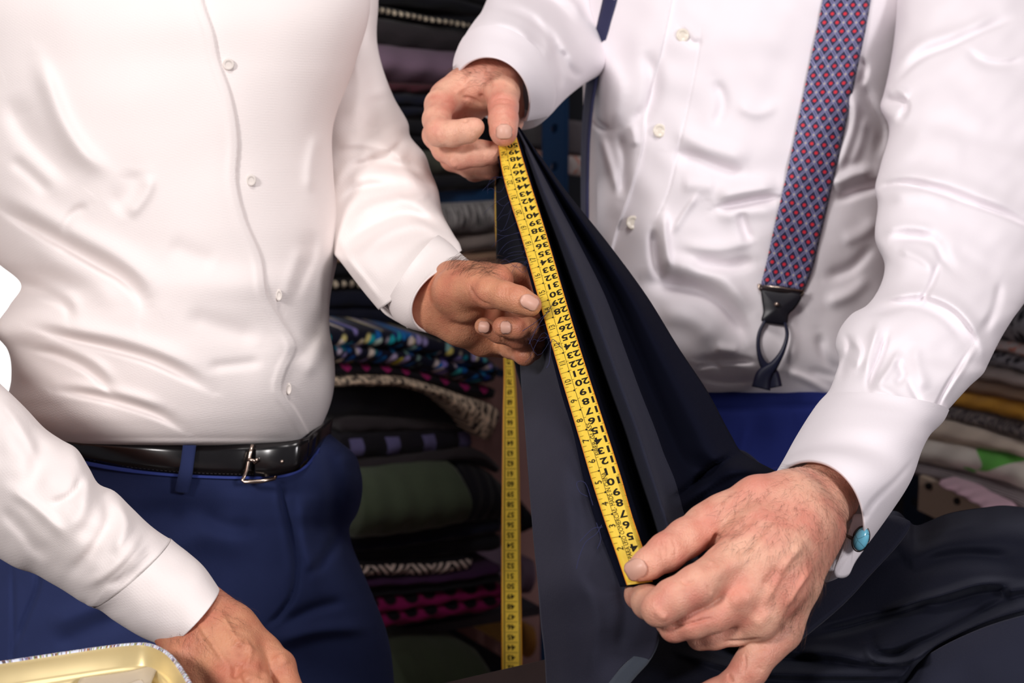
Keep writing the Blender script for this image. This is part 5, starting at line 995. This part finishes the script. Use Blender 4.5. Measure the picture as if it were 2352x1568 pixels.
def p_bead(nt, tc, sx):
    u = mathn(nt, 'SUBTRACT', mathn(nt, 'FRACT', mathn(nt, 'MULTIPLY', sx.outputs[0], 1.4)), .5); v = mathn(nt, 'SUBTRACT', sx.outputs[1], .5); r = mathn(nt, 'ADD', mathn(nt, 'POWER', mathn(nt, 'ABSOLUTE', u), 2), mathn(nt, 'MULTIPLY', mathn(nt, 'POWER', mathn(nt, 'ABSOLUTE', v), 2), .8))
    return mixc(nt, mathn(nt, 'LESS_THAN', r, .09), srgb(24, 22, 26), srgb(210, 196, 172))
def p_check(nt, tc, sx):
    s = mathn(nt, 'FRACT', mathn(nt, 'MULTIPLY', sx.outputs[0], 1.5)); c = mixc(nt, mathn(nt, 'GREATER_THAN', s, .5), srgb(60, 56, 60), srgb(120, 30, 50)); return mixc(nt, mathn(nt, 'GREATER_THAN', mathn(nt, 'FRACT', mathn(nt, 'MULTIPLY', sx.outputs[0], 6.0)), .6), c, srgb(20, 18, 24))
def p_leaf(nt, tc, sx):
    n = uvn(nt, tc, (.35, .9, 1), 1, .3, 1.0); return mixc(nt, ramp(nt, n.outputs['Fac'], [(.53, (0, 0, 0, 1)), (.55, (1, 1, 1, 1))]), srgb(226, 218, 206), srgb(110, 196, 86))
def p_mesh(nt, tc, sx):
    a = mathn(nt, 'SINE', mathn(nt, 'MULTIPLY', mathn(nt, 'ADD', mathn(nt, 'MULTIPLY', sx.outputs[0], 1.4), sx.outputs[1]), 28)); c = mathn(nt, 'SINE', mathn(nt, 'MULTIPLY', mathn(nt, 'SUBTRACT', mathn(nt, 'MULTIPLY', sx.outputs[0], 1.4), sx.outputs[1]), 28)); return mixc(nt, mathn(nt, 'GREATER_THAN', mathn(nt, 'MULTIPLY', a, c), .1), srgb(80, 70, 74), srgb(188, 176, 176))
solid = lambda c, n_='cloth', r=.85, sh=.15: cloth(n_, c, r, sh, 900, .4, .15, 1.0)
K = dict(
 knit=pat('multicolour_knit', p_knit), hearts=pat('heart_knit', p_hearts), speck=pat('cream_black_speckle', p_speck(srgb(26, 24, 32), srgb(238, 214, 186))), squares=pat('square_weave', p_squares), zig=pat('zigzag_weave', p_zig),
 mag=pat('magenta_spots', p_dots(srgb(14, 10, 18), srgb(134, 22, 86))), bead=pat('cream_bead_braid', p_bead), check=pat('red_grey_check', p_check), tweed=pat('black_white_tweed', p_speck(srgb(20, 20, 26), srgb(200, 196, 194), (14, 1.2, 1))),
 floral=pat('black_grey_floral', p_speck(srgb(24, 28, 38), srgb(170, 170, 176), (1.2, 1.4, 1), .47, .5)), leaf=pat('green_leaf_print', p_leaf), mesh=pat('grey_mesh', p_mesh), boucle=pat('charcoal_boucle', p_speck(srgb(40, 38, 46), srgb(150, 138, 134), (9, 3, 1))), coral=pat('coral_print', p_speck(srgb(226, 212, 208), srgb(226, 130, 100), (.8, 1, 1), .52, .56)),
 black=solid(srgb(22, 22, 30)), navy=solid(srgb(20, 24, 44)), brown=solid(srgb(48, 42, 46)), green=solid(srgb(74, 86, 66)), dgreen=solid(srgb(56, 66, 46)), purple=solid(srgb(66, 32, 74)), mauve=cloth('mauve_satin', srgb(132, 108, 128), .35, .1, 900, .3, .1, 3.0), sage=solid(srgb(88, 90, 78)), greige=solid(srgb(150, 138, 132)), cream=solid(srgb(228, 210, 190)), tan=solid(srgb(176, 144, 118)), mustard=pat('mustard_print', p_speck(srgb(226, 166, 64), srgb(70, 50, 30), (3, 1.6, 1), .62, .66)), ecru=solid(srgb(220, 206, 196)), ochre=solid(srgb(196, 140, 70)), grey=solid(srgb(120, 112, 118)))
BL = np.array([-A2[0], -A2[1], 0]); G1 = 'folded cloths on the left shelves'
def S_(mat, top_, bot_, z0, z1, label, layers=1, tex=1.0, bulge=.012, depth=.2, seed=1): slab('folded_fabric', K[mat], top_, bot_, z0, z1, depth, BL, label, G1, layers, None, bulge, tex, seed=seed)
# upper shelf, between the two men
S_('black', [(700, -90), (900, -60), (1060, -30), (1150, 10)], [(700, 0), (900, 12), (1070, 30), (1150, 45)], 2.35, 2.5, 'black folded cloth at the very top of the upper pile, above the beaded braid', 2)
S_('bead', [(720, 4), (870, 14), (980, 36), (1080, 50)], [(720, 30), (870, 34), (980, 52), (1080, 68)], 2.33, 2.46, 'dark cloth edged with a row of cream beads near the top of the upper pile', 1, 1.8, .006)
S_('brown', [(720, 40), (870, 42), (980, 60), (1090, 74)], [(720, 100), (870, 104), (980, 112), (1090, 128)], 2.33, 2.48, 'dark brown folded cloth between the beaded braid and the mauve satin', 1)
S_('mauve', [(720, 96), (870, 102), (960, 112), (1090, 122)], [(720, 190), (870, 190), (960, 196), (1090, 200)], 2.33, 2.48, 'shiny mauve satin cloth in loose folds on the upper pile', 1, 1, .03)
S_('check', [(800, 182), (900, 190), (990, 194), (1080, 198)], [(800, 208), (900, 212), (990, 214), (1080, 216)], 2.33, 2.46, 'narrow red and grey checked cloth under the mauve satin', 1, 2.2, .006)
S_('navy', [(800, 210), (900, 214), (1000, 216), (1100, 218)], [(800, 268), (900, 270), (1000, 274), (1100, 276)], 2.33, 2.48, 'navy folded cloth directly below the red checked strip', 2)
S_('black', [(800, 270), (900, 272), (1000, 276), (1100, 278)], [(800, 344), (900, 346), (1000, 348), (1100, 350)], 2.33, 2.48, 'black folded cloth above the sage green one', 2)
S_('sage', [(860, 346), (960, 347), (1040, 349), (1120, 350)], [(860, 400), (960, 402), (1040, 402), (1120, 400)], 2.33, 2.48, 'sage green folded cloth level with the closed fist holding the tape', 1)
S_('black', [(860, 402), (960, 403), (1040, 403), (1140, 400)], [(860, 440), (960, 440), (1040, 438), (1140, 434)], 2.33, 2.48, 'thin black cloth lying on the blue shelf edge', 1)
S_('tweed', [(860, 476), (960, 474), (1060, 468), (1180, 458)], [(860, 536), (960, 536), (1060, 534), (1180, 528)], 2.33, 2.48, 'black and white tweed cloth under the blue shelf edge', 1, 1.4)
S_('greige', [(720, 534), (860, 538), (1040, 537), (1180, 530)], [(720, 590), (860, 586), (1040, 582), (1180, 574)], 2.33, 2.48, 'light greige folded cloth below the black and white tweed', 1)
S_('tan', [(720, 592), (860, 588), (1040, 584), (1180, 576)], [(720, 604), (860, 602), (1040, 604), (1180, 600)], 2.33, 2.48, 'thin pinkish tan cloth just above the hairy wrist', 1, 1, .006)
S_('black', [(720, 606), (860, 604), (1040, 606), (1150, 602)], [(720, 638), (860, 636), (1040, 638), (1150, 636)], 2.33, 2.46, 'black cloth above the cream beaded strip beside the sleeve', 1)
S_('bead', [(720, 640), (840, 638), (960, 640), (1080, 642)], [(720, 666), (840, 664), (960, 666), (1080, 668)], 2.32, 2.44, 'dark cloth with a cream woven strip beside the lower sleeve', 1, 1.4, .006)
S_('navy', [(720, 668), (840, 667), (960, 670), (1080, 680)], [(720, 745), (840, 745), (960, 752), (1100, 780)], 2.32, 2.44, 'thick dark navy cloth resting on the multicoloured knit', 2)
# middle pile
S_('knit', [(700, 756), (800, 754), (900, 760), (1000, 778), (1080, 806), (1150, 838)], [(700, 836), (800, 832), (900, 838), (1000, 860), (1060, 876), (1128, 884)], 2.2, 2.34, 'multicoloured blue, teal and cream chunky knit cloth', 2, 1.0, .02)
S_('hearts', [(720, 836), (820, 834), (900, 840), (1000, 862), (1060, 878), (1140, 890)], [(720, 866), (820, 862), (900, 866), (1000, 888), (1070, 910), (1132, 918)], 2.21, 2.34, 'black knit with a row of dark pink hearts', 1, 1.1, .01)
S_('speck', [(720, 868), (820, 862), (920, 866), (1010, 890), (1080, 914), (1156, 938)], [(720, 888), (820, 886), (930, 890), (1015, 920), (1075, 975), (1118, 1024)], 2.21, 2.32, 'cream and black speckled wool drooping off the pile', 1, 1, .012)
S_('black', [(740, 890), (840, 888), (940, 894), (1010, 920), (1060, 960)], [(740, 960), (840, 956), (940, 960), (1010, 968), (1075, 985)], 2.24, 2.36, 'thick black cloth below the speckled wool', 1)
S_('brown', [(780, 960), (860, 958), (940, 962), (1080, 980)], [(780, 996), (860, 992), (940, 990), (1085, 986)], 2.24, 2.36, 'dark brown cloth above the one with lavender squares', 1)
S_('squares', [(780, 998), (860, 994), (960, 988), (1080, 980)], [(780, 1052), (860, 1050), (960, 1044), (1084, 1030)], 2.23, 2.35, 'black cloth with lavender squares along its fold', 1, 1.0)
S_('brown', [(780, 1054), (880, 1050), (1000, 1036), (1100, 1034), (1150, 1070)], [(780, 1086), (880, 1080), (1000, 1064), (1090, 1060), (1140, 1090)], 2.23, 2.36, 'grey-brown tweed cloth above the moss green velvet', 1)
S_('green', [(790, 1086), (880, 1076), (980, 1064), (1050, 1062)], [(790, 1236), (880, 1230), (980, 1216), (1080, 1196)], 2.2, 2.3, 'moss green velvet bundle, thickest of the pile', 1, 1, .04)
S_('black', [(1040, 1062), (1090, 1066), (1130, 1090), (1156, 1120)], [(1060, 1200), (1100, 1196), (1140, 1190), (1165, 1180)], 2.32, 2.38, 'black bundle beside the moss green velvet', 1, 1, .03)
S_('navy', [(780, 1238), (880, 1232), (1000, 1216), (1150, 1190)], [(780, 1268), (880, 1262), (1000, 1244), (1150, 1222)], 2.24, 2.36, 'thin navy cloth under the moss green velvet', 1)
S_('black', [(780, 1270), (880, 1264), (1000, 1246), (1150, 1224)], [(780, 1296), (880, 1290), (1000, 1278), (1150, 1262)], 2.24, 2.36, 'black ribbed cloth above the zigzag weave', 1)
S_('zig', [(800, 1296), (900, 1290), (1000, 1288), (1086, 1276)], [(800, 1322), (900, 1320), (1000, 1318), (1080, 1306)], 2.22, 2.32, 'black cloth with cream zigzag stripes', 1, 1.0, .008)
S_('purple', [(800, 1324), (900, 1322), (1020, 1316), (1150, 1294)], [(800, 1350), (900, 1344), (1020, 1336), (1150, 1316)], 2.23, 2.34, 'deep purple folded cloth between zigzag and magenta ones', 1)
S_('black', [(800, 1352), (900, 1346), (1020, 1338), (1150, 1318)], [(800, 1374), (900, 1366), (1020, 1354), (1150, 1334)], 2.24, 2.34, 'thin black cloth on top of the magenta spotted one', 1)
S_('mag', [(800, 1378), (880, 1370), (1020, 1352), (1152, 1334)], [(800, 1450), (890, 1440), (1020, 1418), (1152, 1398)], 2.23, 2.35, 'magenta cloth with black round spots', 2, 1.1)
S_('dgreen', [(880, 1500), (940, 1480), (1010, 1476), (1090, 1490), (1110, 1520)], [(880, 1640), (940, 1640), (1010, 1635), (1060, 1630), (1110, 1620)], 2.22, 2.34, 'dark green patterned cloth on the lowest shelf', 1, 1, .05)
S_('mauve', [(1195, 1285), (1212, 1280), (1228, 1290)], [(1190, 1360), (1205, 1362), (1218, 1360)], 2.5, 2.52, 'small mauve cloth end behind the hanging tape', 1)
S_('ochre', [(1198, 1425), (1212, 1432), (1228, 1440)], [(1195, 1500), (1210, 1510), (1222, 1505)], 2.5, 2.52, 'small rust coloured cloth end behind the hanging tape', 1)
S_('black', [(1188, 1140), (1205, 1160), (1228, 1190)], [(1188, 1225), (1205, 1220), (1222, 1210)], 2.5, 2.52, 'black cloth end beside the hanging tape', 1)
# left shelving unit
sh = thing('shelving_unit', 'blue steel shelving unit holding the dark folded cloths on the left', 'shelf', tuple(P(1000, 3000, 2.7) * np.array([1, 1, 0])))
def board(pl, pr, z0, z1, th_, mat, name, parent, bd=BL, depth=.4):
    a = P(*pl, z0); b_ = P(*pr, z1); v = [a, b_, b_ + bd * depth, a + bd * depth]; v += [q - np.array([0, 0, th_]) for q in v]; m = MB(); m.add(v, [(0, 1, 2, 3), (7, 6, 5, 4), (0, 4, 5, 1), (1, 5, 6, 2), (2, 6, 7, 3), (3, 7, 4, 0)]); return m.build(name, mat, parent, smooth=False)
board((640, 442), (1225, 434), 2.3, 2.5, .022, blue, 'shelf_board', sh); board((560, 1508), (1240, 1392), 2.2, 2.42, .012, simple('grey_board', srgb(70, 68, 76), .7), 'shelf_board', sh)
board((500, 1700), (1240, 1560), 2.2, 2.42, .012, darkblue, 'shelf_board', sh); board((560, 780), (1160, 850), 2.36, 2.5, .01, darkblue, 'shelf_board', sh)
def post(x, z, wd, h0, h1, name, parent, mat, dirv, hole=.006, pitch=.05):
    p0 = P(x, 784, z); p0[2] = h0; dirv = np.asarray(dirv, float); m = MB(); n = int((h1 - h0) / pitch); fwd = np.array([dirv[1], -dirv[0], 0])
    for i in range(n):
        c = p0 + np.array([0, 0, pitch * (i + .5)]); sq = [(-wd/2, -pitch/2), (0, -pitch/2), (wd/2, -pitch/2), (wd/2, 0), (wd/2, pitch/2), (0, pitch/2), (-wd/2, pitch/2), (-wd/2, 0)]
        an = [225, 270, 315, 0, 45, 90, 135, 180]; V = [c + dirv * a + np.array([0, 0, b_]) for a, b_ in sq] + [c + dirv * hole * math.cos(math.radians(t)) + np.array([0, 0, hole * 1.15 * math.sin(math.radians(t))]) for t in an]
        m.add(V, [(k, (k + 1) % 8, 8 + (k + 1) % 8, 8 + k) for k in range(8)])
    m.box(p0 + dirv * wd / 2 - fwd * .015 + np.array([0, 0, (h1 - h0) / 2]), dirv * .001, fwd * .015, (0, 0, (h1 - h0) / 2))
    return solidify(m.build(name, mat, parent, smooth=False), .002)
post(1272, 2.45, .038, 0, 2.3, 'upright', sh, blue, A1)
post(480, 2.25, .038, 0, 2.3, 'upright', sh, blue, A1)
# pinkish board closing the end of the shelving
m_ = MB(); c = P(1180, 800, 2.62); ht = c[2] / 2; c[2] = ht; m_.box(c, A1 * .10, A2 * .006, (0, 0, ht)); m_.build('end_panel', tanm, sh, smooth=False)
m_ = MB(); c = P(900, 900, 2.75); c[2] = 1.2; m_.box(c, A1 * .42, A2 * .006, (0, 0, 1.2)); m_.build('back_panel', simple('dark_back_panel', srgb(16, 18, 28), .8), sh, smooth=False)
# right pile
sr = thing('shelving_unit', 'steel shelving unit with pale folded cloths at the right edge', 'shelf', tuple(P(2250, 3000, 2.3) * np.array([1, 1, 0])))
BR = np.array([A1[0], A1[1], 0]); G2 = 'folded cloths on the right shelf'
def S2(mat, t_, b_, label, layers=1, tex=1.0, bulge=.012):
    slab('folded_fabric', K[mat], t_, b_, 2.35, 2.08, .3, BR, label, G2, layers, None, bulge, tex, seed=3)
S2('brown', [(2250, 600), (2352, 620), (2480, 640)], [(2250, 690), (2352, 700), (2480, 720)], 'dark cloth at the top of the right pile')
S2('floral', [(2240, 694), (2352, 704), (2480, 724)], [(2240, 772), (2352, 788), (2480, 816)], 'black and grey floral cloth on the right pile', 1, .8)
S2('coral', [(2230, 772), (2290, 780), (2352, 792), (2480, 820)], [(2230, 800), (2290, 804), (2352, 818), (2480, 850)], 'white cloth with coral print between two floral ones', 1)
S2('floral', [(2220, 800), (2290, 806), (2352, 820), (2480, 852)], [(2220, 838), (2290, 842), (2352, 855), (2480, 890)], 'second black and grey floral cloth, below the coral print', 1, .8)
S2('ecru', [(2200, 838), (2280, 844), (2352, 858), (2480, 892)], [(2200, 868), (2280, 876), (2352, 892), (2480, 930)], 'off-white cloth above the tan one', 1)
S2('tan', [(2180, 868), (2270, 878), (2352, 895), (2480, 932)], [(2180, 898), (2270, 908), (2352, 924), (2480, 960)], 'tan cloth resting on the mustard print', 1)
S2('mustard', [(2160, 896), (2260, 908), (2352, 926), (2480, 962)], [(2160, 930), (2260, 946), (2352, 968), (2480, 1005)], 'mustard yellow cloth with dark print', 1)
S2('boucle', [(2140, 928), (2250, 946), (2352, 970), (2480, 1008)], [(2140, 962), (2250, 985), (2352, 1014), (2480, 1052)], 'charcoal boucle wool below the mustard cloth', 1)
S2('cream', [(2090, 955), (2150, 965), (2250, 987), (2352, 1017), (2480, 1056)], [(2090, 1004), (2150, 1012), (2250, 1030), (2352, 1050), (2480, 1086)], 'plain cream cloth above the green leaf print', 1)
S2('leaf', [(2070, 1004), (2150, 1014), (2250, 1032), (2352, 1054), (2480, 1090)], [(2070, 1054), (2150, 1068), (2250, 1090), (2352, 1122), (2480, 1160)], 'white cloth printed with bright green leaves', 1, .9)
S2('mesh', [(2070, 1056), (2150, 1072), (2230, 1090), (2300, 1110), (2480, 1180)], [(2070, 1084), (2150, 1102), (2230, 1124), (2300, 1150), (2480, 1230)], 'grey mesh cloth sagging at the bottom of the right pile', 1, 1.4)
S2('ochre', [(2240, 1098), (2290, 1108), (2352, 1124), (2480, 1164)], [(2240, 1106), (2290, 1128), (2352, 1156), (2480, 1200)], 'ochre cloth tucked under the leaf print', 1)
bd_ = board((2112, 1092), (2440, 1240), 2.3, 2.1, .045, simple('beige_steel', srgb(206, 186, 164), .5), 'shelf_board', sr, BR, .3)
for (x, y, z) in ((2134, 1116, 2.285), (2200, 1150, 2.245)):
    m_ = MB(); c = P(x, y, z); m_.tube([c - BR * .003, c + BR * .001], .0045, 14); m_.build('bolt_hole', simple('hole_dark', srgb(24, 22, 26), .6), sr, smooth=False)
slab('folded_fabric', solid(srgb(226, 186, 200), 'pink_cloth'), [(2160, 1098), (2220, 1120), (2300, 1165)], [(2165, 1115), (2225, 1145), (2300, 1190)], 2.25, 2.15, .1, BR, 'pink cloth end hanging over the beige shelf edge', G2, 1)
post(2118, 2.42, .04, 0, 2.2, 'upright', sr, darkblue, A2)
m_ = MB(); c = P(2300, 900, 2.75); c[2] = 1.2; m_.box(c, A2 * .6, A1 * .006, (0, 0, 1.2)); m_.build('back_panel', simple('dark_back_panel_2', srgb(30, 26, 34), .8), sr, smooth=False)
# things between the strap and the sleeve, by the blue upright
slab('folded_fabric', K['grey'], [(1300, 285), (1330, 280), (1400, 290)], [(1300, 350), (1330, 355), (1400, 350)], 2.5, 2.45, .2, BL, 'grey cloth end beside the blue perforated upright', G1, 1)
slab('folded_fabric', K['coral'], [(1300, 358), (1330, 360), (1400, 356)], [(1300, 400), (1330, 405), (1400, 400)], 2.5, 2.45, .2, BL, 'pale patterned cloth end low beside the blue upright', G1, 1)
